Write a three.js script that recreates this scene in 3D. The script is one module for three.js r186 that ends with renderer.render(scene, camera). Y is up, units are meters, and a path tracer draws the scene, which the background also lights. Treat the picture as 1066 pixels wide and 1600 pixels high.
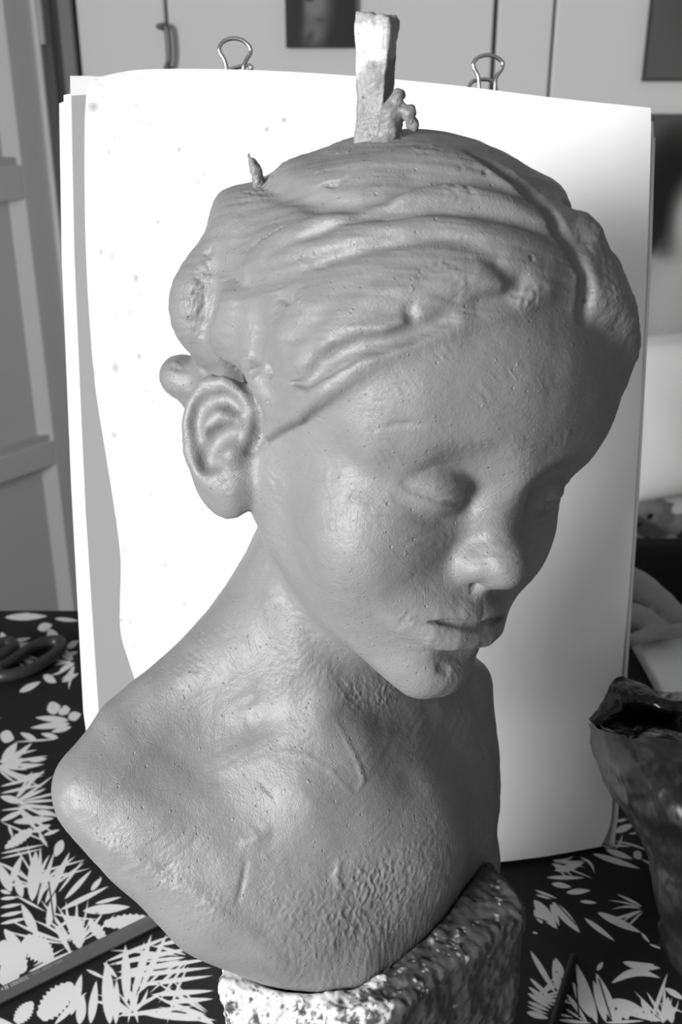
import * as THREE from 'three';
import { RectAreaLightUniformsLib } from 'three/addons/lights/RectAreaLightUniformsLib.js';
import { RoundedBoxGeometry } from 'three/addons/geometries/RoundedBoxGeometry.js';
import { mergeGeometries, mergeVertices, toCreasedNormals } from 'three/addons/utils/BufferGeometryUtils.js';

// ---------- camera, light, exposure ----------
const scene = new THREE.Scene();
const EYE = [0, 1.17, 0], PITCH = 22 * Math.PI / 180, FOCAL = 1500;      // metres; focal length in pixels of the 1066 x 1600 frame
const camera = new THREE.PerspectiveCamera(2 * Math.atan(800 / FOCAL) * 180 / Math.PI, 1066 / 1600, 0.02, 30);
camera.position.set(...EYE);
camera.rotation.set(-PITCH, 0, 0);
camera.focus = 0.375;
camera.userData.fStop = 16;
const renderer = new THREE.WebGLRenderer({ antialias: true });
renderer.toneMapping = THREE.LinearToneMapping;
renderer.toneMappingExposure = 2.08;
renderer.shadowMap.enabled = true;
RectAreaLightUniformsLib.init();
scene.background = new THREE.Color(0.75, 0.75, 0.75);                    // overcast sky outside the window
const WINDOW = { x: -1.25, y0: 0.88, y1: 1.6, z0: 0.28, z1: 1.28 };
const daylight = new THREE.RectAreaLight(0xffffff, 20, WINDOW.z1 - WINDOW.z0 - 0.1, WINDOW.y1 - WINDOW.y0 - 0.1);
daylight.position.set(WINDOW.x + 0.03, (WINDOW.y0 + WINDOW.y1) / 2, (WINDOW.z0 + WINDOW.z1) / 2);
daylight.lookAt(2, daylight.position.y, daylight.position.z);
daylight.name = 'window_daylight';
scene.add(daylight);

// ---------- helpers ----------
const grey = (v, o = {}) => { const l = ((v / 255) ** 2.2); return new THREE.MeshStandardMaterial({ color: new THREE.Color().setRGB(l, l, l), roughness: 0.8, ...o }); };
const taken = new Map();
const numbered = (n) => { const k = taken.get(n) ?? 0; taken.set(n, k + 1); return k ? `${n}_${String(k).padStart(3, '0')}` : n; };
function tag(o, label, category, group) { o.userData.label = label; o.userData.category = category; if (group) o.userData.group = group; return o; }
function thing(name, label, category, at = [0, 0, 0], group) { const o = new THREE.Group(); o.name = numbered(name); o.position.set(...at); scene.add(o); return tag(o, label, category, group); }
function part(name, geometry, material, parent, label) {
  const m = new THREE.Mesh(geometry, material); m.name = parent === scene ? numbered(name) : name; m.castShadow = m.receiveShadow = true; parent.add(m);
  if (label) m.userData.label = label;
  return m;
}
function structure(name, geometry, material) { const m = part(name, geometry, material, scene); m.userData.kind = 'structure'; return m; }
const box = (w, h, d, x, y, z) => new THREE.BoxGeometry(w, h, d).translate(x, y, z);
const rounded = (w, h, d, r, x = 0, y = 0, z = 0, s = 3) => new RoundedBoxGeometry(w, h, d, s, r).translate(x, y, z);
const V = (x, y, z) => new THREE.Vector3(x, y, z);
// where the line of sight through a point of the frame meets a plane: places things at their true distance
function ray(px, py) { const c = Math.cos(PITCH), s = Math.sin(PITCH), X = (px - 533) / FOCAL, Y = -(py - 800) / FOCAL; return V(X, Y * c - s, -Y * s - c); }
function meet(px, py, point, normal) { const r = ray(px, py), e = V(...EYE); return e.clone().addScaledVector(r, point.clone().sub(e).dot(normal) / r.dot(normal)); }
const TABLE_Y = 0.75;
const onTable = (px, py, h = 0) => meet(px, py, V(0, TABLE_Y + h, 0), V(0, 1, 0));
const onZ = (px, py, z) => meet(px, py, V(0, 0, z), V(0, 0, 1));
function seeded(s) { return () => { s = (s * 1664525 + 1013904223) >>> 0; return s / 4294967296; }; }
function canvas(w, h, draw) { const c = document.createElement('canvas'); c.width = w; c.height = h; draw(c.getContext('2d'), w, h); const t = new THREE.CanvasTexture(c); t.colorSpace = THREE.SRGBColorSpace; t.anisotropy = 8; return t; }
// a grey height map tile made of noise octaves; cells across the tile, strengths
function grainTile(n, octaves, seed, extra) {
  const data = new Uint8Array(n * n * 4), f = new Float32Array(n * n), r = seeded(seed);
  for (const [cx, cy, amp] of octaves) {
    const g = Float32Array.from({ length: cx * cy }, () => r() * 2 - 1);
    for (let j = 0; j < n; j++) for (let i = 0; i < n; i++) {
      const x = i / n * cx, y = j / n * cy, X = Math.floor(x), Y = Math.floor(y); let u = x - X, v = y - Y; u = u * u * (3 - 2 * u); v = v * v * (3 - 2 * v);
      const at = (a, b) => g[(a % cx) + (b % cy) * cx];
      f[j * n + i] += amp * ((at(X, Y) * (1 - u) + at(X + 1, Y) * u) * (1 - v) + (at(X, Y + 1) * (1 - u) + at(X + 1, Y + 1) * u) * v);
    }
  }
  if (extra) extra(f, n, r);
  for (let q = 0; q < n * n; q++) { const v = Math.max(0, Math.min(255, 128 + 127 * f[q])); data[4 * q] = data[4 * q + 1] = data[4 * q + 2] = v; data[4 * q + 3] = 255; }
  const t = new THREE.DataTexture(data, n, n); t.wrapS = t.wrapT = THREE.RepeatWrapping; t.magFilter = t.minFilter = THREE.LinearFilter; t.needsUpdate = true; return t;
}
// a surface through rows of control points, smooth in both directions
function patch(rows, nu, nv, thick = 0) {
  const curves = rows.map((r) => new THREE.CatmullRomCurve3(r, false, 'centripetal')), P = [], UV = [], T = [];
  for (let i = 0; i <= nu; i++) {
    const c = new THREE.CatmullRomCurve3(curves.map((k) => k.getPoint(i / nu)), false, 'centripetal');
    for (let j = 0; j <= nv; j++) { const p = c.getPoint(j / nv); P.push(p.x, p.y, p.z); UV.push(i / nu, 1 - j / nv); }
  }
  for (let i = 0; i < nu; i++) for (let j = 0; j < nv; j++) { const a = i * (nv + 1) + j, b = a + 1, c = a + nv + 1, d = c + 1; T.push(a, b, c, c, b, d); }
  const g = new THREE.BufferGeometry();
  g.setAttribute('position', new THREE.Float32BufferAttribute(P, 3)); g.setAttribute('uv', new THREE.Float32BufferAttribute(UV, 2)); g.setIndex(T); g.computeVertexNormals();
  if (!thick) return g;
  const n = g.attributes.normal.array, N = P.length / 3, Q = P.concat(P.map((v, k) => v - n[k] * thick)), U = UV.concat(UV), F = T.slice();
  for (let k = 0; k < T.length; k += 3) F.push(T[k] + N, T[k + 2] + N, T[k + 1] + N);
  const edge = []; for (let j = 0; j <= nv; j++) edge.push(j); for (let i = 1; i <= nu; i++) edge.push(i * (nv + 1) + nv); for (let j = nv - 1; j >= 0; j--) edge.push(nu * (nv + 1) + j); for (let i = nu - 1; i >= 0; i--) edge.push(i * (nv + 1));
  const E = Q.length / 3; for (const v of edge) { for (const w of [v, v + N]) { Q.push(Q[3 * w], Q[3 * w + 1], Q[3 * w + 2]); U.push(U[2 * w], U[2 * w + 1]); } }
  for (let k = 0; k + 1 < edge.length; k++) { const a = E + 2 * k; F.push(a, a + 1, a + 2, a + 2, a + 1, a + 3); }
  const h = new THREE.BufferGeometry();
  h.setAttribute('position', new THREE.Float32BufferAttribute(Q, 3)); h.setAttribute('uv', new THREE.Float32BufferAttribute(U, 2)); h.setIndex(F); h.computeVertexNormals();
  return h;
}
const tube = (pts, r, n = 64, closed = false, radial = 10) => new THREE.TubeGeometry(new THREE.CatmullRomCurve3(pts, closed, 'centripetal'), n, r, radial, closed);
// ---------- the room ----------
const wallPaint = grey(200, { roughness: 0.9 });
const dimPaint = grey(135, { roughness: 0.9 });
const BACK = -1.76;
structure('floor', box(3.4, 0.1, 3.6, 0.25, -0.05, -0.1), grey(120, { roughness: 0.6 }));
structure('ceiling', box(3.4, 0.1, 3.6, 0.25, 2.65, -0.1), grey(150, { roughness: 0.9 }));
structure('wall_back', box(3.4, 2.6, 0.1, 0.25, 1.3, BACK - 0.05), wallPaint);
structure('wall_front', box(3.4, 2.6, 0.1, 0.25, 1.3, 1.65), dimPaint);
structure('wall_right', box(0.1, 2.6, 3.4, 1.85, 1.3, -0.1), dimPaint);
{
  const W = WINDOW, x = W.x - 0.07, t = 0.14;
  structure('wall_left', mergeGeometries([
    box(t, W.y0, 3.4, x, W.y0 / 2, -0.1), box(t, 2.6 - W.y1, 3.4, x, (2.6 + W.y1) / 2, -0.1),
    box(t, W.y1 - W.y0, W.z0 + 1.8, x, (W.y0 + W.y1) / 2, (W.z0 - 1.8) / 2), box(t, W.y1 - W.y0, 1.6 - W.z1, x, (W.y0 + W.y1) / 2, (1.6 + W.z1) / 2)]), wallPaint);
  const frame = grey(225, { roughness: 0.5 }), h = W.y1 - W.y0, d = W.z1 - W.z0, cz = (W.z0 + W.z1) / 2, cy = (W.y0 + W.y1) / 2;
  const win = new THREE.Group(); win.name = 'window_1'; win.userData.kind = 'structure'; scene.add(win);
  part('window_frame', mergeGeometries([box(0.06, 0.05, d, x, W.y0 + 0.025, cz), box(0.06, 0.05, d, x, W.y1 - 0.025, cz), box(0.06, h, 0.05, x, cy, W.z0 + 0.025), box(0.06, h, 0.05, x, cy, W.z1 - 0.025), box(0.05, h, 0.04, x, cy, cz)]), frame, win);
  for (const s of [-1, 1]) part('window_pane', box(0.004, h - 0.1, d / 2 - 0.07, x - 0.01, cy, cz + s * (d / 4 - 0.0025)), new THREE.MeshPhysicalMaterial({ color: 0xffffff, roughness: 0, transmission: 1, thickness: 0 }), win);
  part('window_sill', rounded(0.22, 0.03, d + 0.1, 0.008, W.x - 0.02, W.y0 - 0.015, cz), frame, win);
}
// the open door leaf at the left, hinged beside the wardrobe
{
  const paint = grey(205, { roughness: 0.55 });
  const hinge = onZ(116, 400, -1.72), dir = V(-0.545, 0, 0.839), nor = V(0.839, 0, 0.545), U = (px, py) => meet(px, py, V(hinge.x, 0, hinge.z), nor);
  const at = (p) => p.clone().sub(V(hinge.x, 0, hinge.z)).dot(dir);
  const leaf = new THREE.Group(); leaf.name = 'door_1'; leaf.userData.kind = 'structure'; scene.add(leaf);
  leaf.position.set(hinge.x, 0, hinge.z); leaf.rotation.y = Math.atan2(-dir.z, dir.x);
  // local x runs away from the hinge, local z is the face towards the camera
  const s = Math.sign(V(0, 0, 1).applyEuler(leaf.rotation).dot(nor)), W = 0.78, e = at(U(84, 690)), e2 = at(U(70, 690));
  const yA = U(32, 258).y, yB = U(40, 312).y, yC = U(78, 690).y, yD = U(82, 727).y;
  const rails = [[0.02, 0.12], [yD, yC], [yB, yA], [2.0, 2.05]], open = [[0.12, yD], [yC, yB], [yA, 2.0]];
  part('door_stile', rounded(e, 2.03, 0.04, 0.002, e / 2, 1.035, -0.02 * s), paint, leaf);
  part('door_stile', rounded(0.1, 2.03, 0.04, 0.002, W - 0.05, 1.035, -0.02 * s), paint, leaf);
  for (const [a, b] of rails) part('door_rail', rounded(W - 0.1 - e, b - a, 0.04, 0.002, (W - 0.1 + e) / 2, (a + b) / 2, -0.02 * s), paint, leaf);
  for (const [a, b] of open) {
    part('door_panel', box(W - 0.1 - e, b - a, 0.012, (W - 0.1 + e) / 2, (a + b) / 2, -0.024 * s), paint, leaf);
    const w = e2 - e, tri = new THREE.Shape([new THREE.Vector2(0, 0), new THREE.Vector2(w, 0), new THREE.Vector2(0, 0.017)]);
    const g = new THREE.ExtrudeGeometry(tri, { depth: b - a, bevelEnabled: false }); g.rotateX(-Math.PI / 2); if (s < 0) g.scale(1, 1, 1);
    const m = part('door_moulding', g, grey(215, { roughness: 0.4 }), leaf);
    m.position.set(e, a, -0.018 * s); m.scale.z = -s;
    const g2 = box(W - 0.1 - e, 0.012, 0.014, (W - 0.1 + e) / 2, a + 0.006, -0.012 * s);
    part('door_moulding', g2, grey(190, { roughness: 0.4 }), leaf);
  }
  const h1 = U(57, 20), h2 = U(60, 70);
  part('hinge', new THREE.CylinderGeometry(0.009, 0.009, 0.09, 12).translate(at(h1), h1.y, 0.004 * s), grey(205, { roughness: 0.4 }), leaf);
  part('hinge', new THREE.CylinderGeometry(0.006, 0.006, 0.08, 12).translate(at(h2), h2.y - 0.01, 0.003 * s), grey(195, { roughness: 0.4 }), leaf);
  const d1 = at(U(103, 500));
  part('edge_bead', rounded(0.008, 1.7, 0.012, 0.003, d1, 0.45 + 0.3, 0.004 * s), grey(205, { roughness: 0.4 }), leaf);
  const f = onZ(117, 100, -1.7);
  structure('trim_1', rounded(0.022, 2.1, 0.08, 0.003, f.x - 0.006, 1.05, -1.73), grey(120, { roughness: 0.6 }));
}
// built-in wardrobe along the back wall
{
  const z = -1.70, t = thing('wardrobe', 'pale painted built-in wardrobe with narrow door gaps behind the drawing board', 'wardrobe', [0, 0, 0]);
  const paint = grey(226, { roughness: 0.6 }), x = (px) => onZ(px, 60, z).x;
  const seams = [123, 262, 775, 865, 1330];
  part('carcass', box(x(1330) - x(123), 2.2, 0.03, (x(1330) + x(123)) / 2, 1.1, z - 0.035), grey(90, { roughness: 0.8 }), t);
  for (let i = 0; i + 1 < seams.length; i++) {
    const a = x(seams[i]) + (i ? 0.002 : 0), b = x(seams[i + 1]) - (i === 1 ? 0.005 : 0.0025);
    const d = part('door', rounded(b - a, 2.15, 0.02, 0.004, (a + b) / 2, 1.095, z - 0.01), paint, t);
    if (i === 0) {
      const k = onZ(258, 75, z + 0.012), pts = [[-0.006, 0.03], [0.004, 0.03], [0.007, 0.02], [0.006, -0.02], [0.001, -0.03]].map(([u, v]) => V(k.x + u, k.y + v, z + 0.02));
      part('handle', mergeGeometries([tube([V(k.x - 0.004, k.y + 0.03, z - 0.002), ...pts, V(k.x, k.y - 0.03, z - 0.002)], 0.0045, 40)]), grey(105, { roughness: 0.35, metalness: 0.6 }), d, 'small dark bow handle');
    }
  }
}
// ---------- the table and its printed cloth ----------
const TX0 = -0.46, TX1 = 0.5, TZ0 = -0.82, TZ1 = -0.2;      // the stretch of cloth the print is laid out on (metres)
const clothPrint = canvas(2048, 1323, (c, W, H) => {
  const S = W / (TX1 - TX0), r = seeded(77);
  c.fillStyle = '#090909'; c.fillRect(0, 0, W, H);
  c.fillStyle = '#e2e2e2'; c.strokeStyle = '#e2e2e2'; c.lineCap = 'round'; c.lineJoin = 'round';
  const q = (px, py) => { const p = onTable(px, py); return [(p.x - TX0) * S, (p.z - TZ0) * S]; };
  // a leaf from stalk to tip, w wide where the cloth was measured; teeth > 0 makes a saw edge
  function leaf(x0, y0, x1, y1, w, teeth = 0, bend = 0) {
    const a = q(x0, y0), b = q(x1, y1), m = q((x0 + x1) / 2, (y0 + y1) / 2), L = Math.hypot(x1 - x0, y1 - y0) || 1, nx = -(y1 - y0) / L, ny = (x1 - x0) / L;
    const n = teeth ? teeth * 2 : 14, left = [], right = [];
    for (let i = 0; i <= n; i++) {
      const t = i / n, f = teeth ? Math.pow(Math.sin(Math.PI * Math.min(1, t * 0.9 + 0.08)), 0.7) * (i % 2 ? 1.05 : 0.8) : Math.pow(Math.sin(Math.PI * Math.pow(t, 0.85)), 0.8), k = bend * Math.sin(Math.PI * t);
      const bx = x0 + (x1 - x0) * t + nx * k, by = y0 + (y1 - y0) * t + ny * k, s = teeth && i % 2 ? -0.012 * L : 0;
      left.push(q(bx + nx * f * w / 2 + (x1 - x0) / L * -s, by + ny * f * w / 2)); right.push(q(bx - nx * f * w / 2, by - ny * f * w / 2));
    }
    c.beginPath(); c.moveTo(...left[0]); for (const p of left) c.lineTo(...p); for (const p of right.reverse()) c.lineTo(...p); c.closePath(); c.fill();
  }
  // the motifs, grouped by where they lie; each row is stalk, tip, width, teeth, bend
  const rows = (list, ox, oy, k) => { for (const [a, b, d, e, w, t, n] of list) leaf(ox + a / k, oy + b / k, ox + d / k, oy + e / k, Math.max(2.2, w / k), t, (n || 0) / k); };
  const nearLeft = [
    [245, 108, 245, 52, 56], [270, 105, 322, 78, 36], [315, 125, 375, 105, 44], [320, 135, 162, 122, 30], [325, 150, 138, 170, 30], [330, 165, 235, 190, 26], [170, 228, 92, 192, 30], [270, 216, 188, 196, 26],
    [262, 222, 60, 236, 10], [8, 335, 80, 236, 46], [25, 345, 150, 238, 26], [0, 200, 66, 222, 60], [48, 362, 104, 308, 34], [0, 345, 205, 452, 12], [70, 362, 205, 338, 14], [100, 402, 208, 376, 18], [0, 442, 205, 388, 16],
    [0, 474, 212, 428, 16], [88, 502, 212, 452, 18], [0, 488, 118, 518, 34], [0, 552, 225, 528, 12], [0, 602, 118, 548, 26], [130, 322, 218, 312, 24], [60, 606, 252, 588, 36], [168, 556, 262, 572, 28], [150, 640, 22, 728, 54, 7], [148, 652, 236, 618, 30],
    [38, 618, 62, 684, 16], [0, 603, 228, 704, 12], [200, 668, 278, 640, 18], [290, 688, 254, 768, 44], [178, 660, 222, 722, 18],
    [0, 752, 212, 708, 14], [0, 775, 202, 728, 12], [45, 895, 102, 758, 34], [102, 956, 72, 848, 40], [148, 974, 166, 738, 60], [172, 994, 252, 742, 26], [208, 984, 324, 742, 34], [190, 944, 334, 768, 14], [268, 934, 388, 778, 14], [258, 894, 392, 792, 14],
    [298, 964, 424, 828, 26], [276, 1014, 505, 902, 26], [420, 924, 472, 862, 26], [438, 984, 564, 952, 18], [168, 842, 402, 778, 12], [168, 884, 422, 818, 12], [52, 930, -6, 798, 50], [70, 945, 215, 1022, 14], [212, 1020, 470, 1056, 12, 0, 10],
    [220, 1098, 256, 928, 40], [382, 1018, 604, 998, 46], [0, 922, 52, 938, 20], [0, 962, 84, 954, 18], [0, 1002, 104, 984, 18], [0, 1042, 114, 1018, 20], [0, 1078, 134, 1048, 20], [172, 1134, 98, 982, 46],
    [480, 1078, 705, 1052, 70, 8], [582, 1130, 582, 1050, 44], [345, 1040, 368, 1190, 84, 8], [412, 1062, 496, 1166, 56, 7], [255, 1102, 352, 1040, 16], [268, 1152, 348, 1128, 18], [254, 1082, 338, 1232, 26], [128, 1302, 345, 1198, 20], [148, 1275, 304, 1188, 12],
    [110, 1145, 245, 1240, 130, 9], [-10, 1170, 116, 1300, 150, 9], [18, 1100, 122, 1232, 50], [-10, 1345, 95, 1292, 100], [185, 1515, 335, 1350, 125, 9], [72, 1535, 152, 1438, 78, 8], [328, 1502, 378, 1308, 46], [250, 1545, 402, 1392, 30], [418, 1542, 446, 1338, 42],
    [366, 1545, 386, 1405, 48], [508, 1545, 492, 1245, 60], [536, 1545, 540, 1330, 36], [478, 1255, 545, 1330, 24], [586, 1445, 580, 1170, 46], [612, 1432, 702, 1120, 34], [640, 1405, 774, 1120, 30], [590, 1545, 668, 1150, 20],
    [488, 1252, 802, 1128, 22], [498, 1268, 905, 1186, 26], [536, 1302, 988, 1238, 26], [398, 1288, 495, 1334, 18], [542, 1324, 988, 1278, 24], [618, 1364, 990, 1316, 24], [698, 1406, 994, 1386, 28], [556, 1504, 905, 1456, 24], [638, 1488, 1004, 1524, 38], [846, 1468, 994, 1545, 38],
    [628, 1404, 752, 1298, 14], [536, 1515, 804, 1366, 18], [720, 1180, 930, 1130, 20], [760, 1440, 990, 1424, 26], [600, 1380, 640, 1540, 24]];
  rows(nearLeft, 0, 1080, 2.961);
  const backLeft = [[30, 470, 305, 462, 46], [240, 545, 335, 518, 56], [300, 600, 372, 575, 90], [350, 478, 505, 492, 26], [428, 668, 505, 618, 40], [380, 815, 480, 760, 34], [395, 884, 505, 828, 30], [122, 948, 262, 882, 42], [276, 842, 362, 888, 52], [0, 600, 40, 590, 60], [50, 640, 200, 600, 30], [60, 480, 190, 440, 24], [410, 720, 500, 690, 30], [300, 1060, 390, 1040, 84], [395, 1070, 450, 1055, 60]];
  rows(backLeft, 0, 850, 4.1);
  const nearRight = [[690, 72, 802, 28, 40], [700, 12, 765, 0, 20], [770, 82, 834, 74, 12], [690, 122, 912, 192, 14, 0, -10], [678, 145, 785, 152, 12], [640, 168, 795, 222, 34], [800, 180, 842, 222, 48], [568, 192, 838, 276, 34], [500, 212, 582, 305, 16, 0, -20], [838, 222, 974, 284, 16], [356, 285, 524, 240, 40, 0, 6], [312, 324, 528, 326, 24], [340, 358, 454, 378, 32], [422, 408, 560, 396, 34], [498, 456, 596, 466, 20], [894, 308, 968, 402, 16],
    [248, 394, 376, 442, 16], [252, 420, 344, 444, 14], [242, 448, 375, 612, 62], [335, 470, 386, 595, 30], [345, 460, 500, 632, 54], [245, 500, 292, 584, 36], [522, 548, 694, 678, 30], [596, 518, 842, 632, 46], [838, 630, 888, 688, 18], [884, 694, 958, 722, 14], [234, 628, 268, 636, 14],
    [222, 728, 374, 984, 34], [218, 880, 354, 1012, 26], [212, 930, 348, 1038, 28], [208, 966, 344, 1054, 30], [206, 1012, 334, 1068, 24], [204, 1036, 328, 1088, 16], [202, 1072, 328, 1108, 38], [386, 965, 352, 775, 48], [412, 892, 362, 768, 40],
    [596, 1138, 462, 775, 62], [565, 1105, 456, 902, 54], [694, 1128, 588, 852, 66], [645, 1130, 572, 892, 48], [594, 842, 628, 792, 28], [422, 965, 545, 1135, 28], [418, 1052, 545, 1135, 14], [376, 1082, 464, 1102, 14], [366, 1114, 566, 1134, 20], [736, 794, 914, 806, 42, 0, 14], [812, 848, 948, 828, 36, 0, -12], [672, 912, 950, 884, 48, 0, -46],
    [892, 1134, 988, 848, 26], [972, 938, 1080, 1004, 36], [944, 1020, 1080, 1078, 16], [658, 1008, 864, 1068, 66], [698, 1136, 722, 1045, 56], [765, 1115, 738, 1035, 50], [838, 995, 905, 1125, 36], [958, 1136, 992, 985, 50], [1012, 1136, 984, 995, 50], [748, 1072, 894, 1082, 14], [638, 1130, 864, 1120, 20], [938, 1088, 974, 1112, 26]];
  rows(nearRight, 766, 1280, 3.553);
  // palm fans and grass sprays that fill the ground between the motifs
  const fan = (px, py, a0, a1, n, l0, l1, w) => { for (let i = 0; i < n; i++) { const a = (a0 + (a1 - a0) * (i + 0.5) / n) * Math.PI / 180, l = l0 + (l1 - l0) * r(), s = 0.12 * l; leaf(px + Math.cos(a) * s, py + Math.sin(a) * s * 0.8, px + Math.cos(a) * l, py + Math.sin(a) * l * 0.8, w * (0.7 + r() * 0.6), 0, (r() - 0.5) * 8); } };
  fan(20, 1255, -70, 60, 11, 60, 105, 5); fan(-10, 1195, -40, 50, 8, 50, 95, 5); fan(118, 1478, 190, 320, 12, 60, 120, 5); fan(300, 1495, 100, 205, 8, 60, 150, 5); fan(335, 1590, 175, 235, 5, 60, 120, 5); fan(60, 1385, 180, 350, 12, 40, 90, 5); fan(0, 1020, -40, 40, 7, 40, 80, 6); fan(118, 1035, 90, 250, 7, 30, 60, 5); fan(210, 1585, 180, 300, 9, 40, 90, 5);
  fan(858, 1345, -20, 60, 6, 40, 80, 4); fan(835, 1560, -60, 30, 8, 40, 75, 4); fan(1040, 1600, 190, 300, 9, 40, 90, 5); fan(960, 1330, -160, -60, 6, 30, 50, 4); fan(1010, 1420, 120, 220, 6, 40, 70, 4);
  // the same print over the rest of the cloth: sprays of leaves at random
  const seen = (x, z) => { const Y = TABLE_Y - EYE[1], d = -(Y * Math.sin(PITCH) + z * Math.cos(PITCH)), px = 533 + FOCAL * x / d, py = 800 - FOCAL * (Y * Math.cos(PITCH) - z * Math.sin(PITCH)) / d; return px > -10 && px < 1076 && py < 1610 && (px < 345 || px > 775); };
  c.fillStyle = '#e2e2e2';
  for (let k = 0; k < 420; k++) {
    const x = TX0 + r() * (TX1 - TX0), z = TZ0 + r() * (TZ1 - TZ0), n = 4 + Math.floor(r() * 7), a0 = r() * 6.283, spread = 0.8 + r() * 1.6, l = 0.025 + r() * 0.035, w = 0.0035 + r() * 0.006;
    for (let i = 0; i < n; i++) {
      const a = a0 + spread * (i / n - 0.5), s = l * (0.7 + r() * 0.5), ex = x + Math.cos(a) * s, ez = z + Math.sin(a) * s;
      if (seen(x, z) || seen(ex, ez)) continue;
      const X = (v) => (v - TX0) * S, Zt = (v) => (v - TZ0) * S, nx = -Math.sin(a) * w / 2, nz = Math.cos(a) * w / 2, mx = x + Math.cos(a) * s * 0.55, mz = z + Math.sin(a) * s * 0.55;
      c.beginPath(); c.moveTo(X(x), Zt(z)); c.quadraticCurveTo(X(mx + nx * 2), Zt(mz + nz * 2), X(ex), Zt(ez)); c.quadraticCurveTo(X(mx - nx * 2), Zt(mz - nz * 2), X(x), Zt(z)); c.fill();
    }
  }
  // dark veins in some of the broad leaves
  c.strokeStyle = '#151515'; c.lineWidth = 1.4; for (const [x0, y0, x1, y1] of [[85, 1442, 76, 1378], [855, 1440, 800, 1420], [900, 1445, 870, 1412], [905, 1590, 898, 1502], [955, 1590, 936, 1530]]) { c.beginPath(); c.moveTo(...q(x0, y0)); c.lineTo(...q(x1, y1)); c.stroke(); }
  // specks of the worn print
  c.fillStyle = '#8f8f8f'; for (let i = 0; i < 260; i++) c.fillRect(r() * W, r() * H, 1 + r() * 3, 1 + r() * 2);
});
clothPrint.wrapS = clothPrint.wrapT = THREE.MirroredRepeatWrapping;
{
  const t = thing('table', 'work table under the leaf-printed cloth', 'table', [0, 0, 0]);
  part('table_top', rounded(1.56, 0.03, 0.86, 0.004, 0.06, TABLE_Y - 0.0175, -0.365), grey(110, { roughness: 0.6 }), t);
  for (const [x, z] of [[-0.66, -0.74], [0.78, -0.74], [-0.66, 0.01], [0.78, 0.01]]) part('leg', rounded(0.05, TABLE_Y - 0.0325, 0.05, 0.004, x, (TABLE_Y - 0.0325) / 2, z), grey(100, { roughness: 0.6 }), t);
  const cloth = rounded(1.58, 0.0022, 0.88, 0.001, 0.06, TABLE_Y - 0.0011, -0.355, 2), p = cloth.attributes.position, uv = new Float32Array(p.count * 2);
  for (let i = 0; i < p.count; i++) { uv[2 * i] = (p.getX(i) - TX0) / (TX1 - TX0); uv[2 * i + 1] = 1 - (p.getZ(i) - TZ0) / (TZ1 - TZ0); }
  cloth.setAttribute('uv', new THREE.BufferAttribute(uv, 2));
  const m = part('tablecloth', cloth, new THREE.MeshStandardMaterial({ map: clothPrint, roughness: 0.75 }), scene);
  tag(m, 'black tablecloth printed with pale leaves and palm fronds', 'tablecloth');
}
// ---------- the drawing board with its sheets and clips ----------
const BO = V(0.165, TABLE_Y, -0.478), BU = V(0.99865, 0, -0.052), BV = V(-0.0033, 0.428, -0.0647).normalize(), BN = BU.clone().cross(BV).normalize();
const onBoard = (px, py, w = 0) => meet(px, py, BO.clone().addScaledVector(BN, w), BN);
const boardST = (px, py, w = 0) => { const p = onBoard(px, py, w).sub(BO); return [p.dot(BU), p.dot(BV)]; };
const fromBoard = (s, t, w) => BO.clone().addScaledVector(BU, s).addScaledVector(BV, t).addScaledVector(BN, w);
const paper = (v = 240) => grey(v, { roughness: 0.9 });
function slab(outline, w0, w1) {       // a flat sheet or board cut to an outline of [s, t], from w0 to w1 off the board's plane
  const g = new THREE.ExtrudeGeometry(new THREE.Shape(outline.map(([s, t]) => new THREE.Vector2(s, t))), { depth: w1 - w0, bevelEnabled: false });
  const m = new THREE.Matrix4().makeBasis(BU, BV, BN).setPosition(BO.clone().addScaledVector(BN, w0)); return g.applyMatrix4(m);
}
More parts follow.
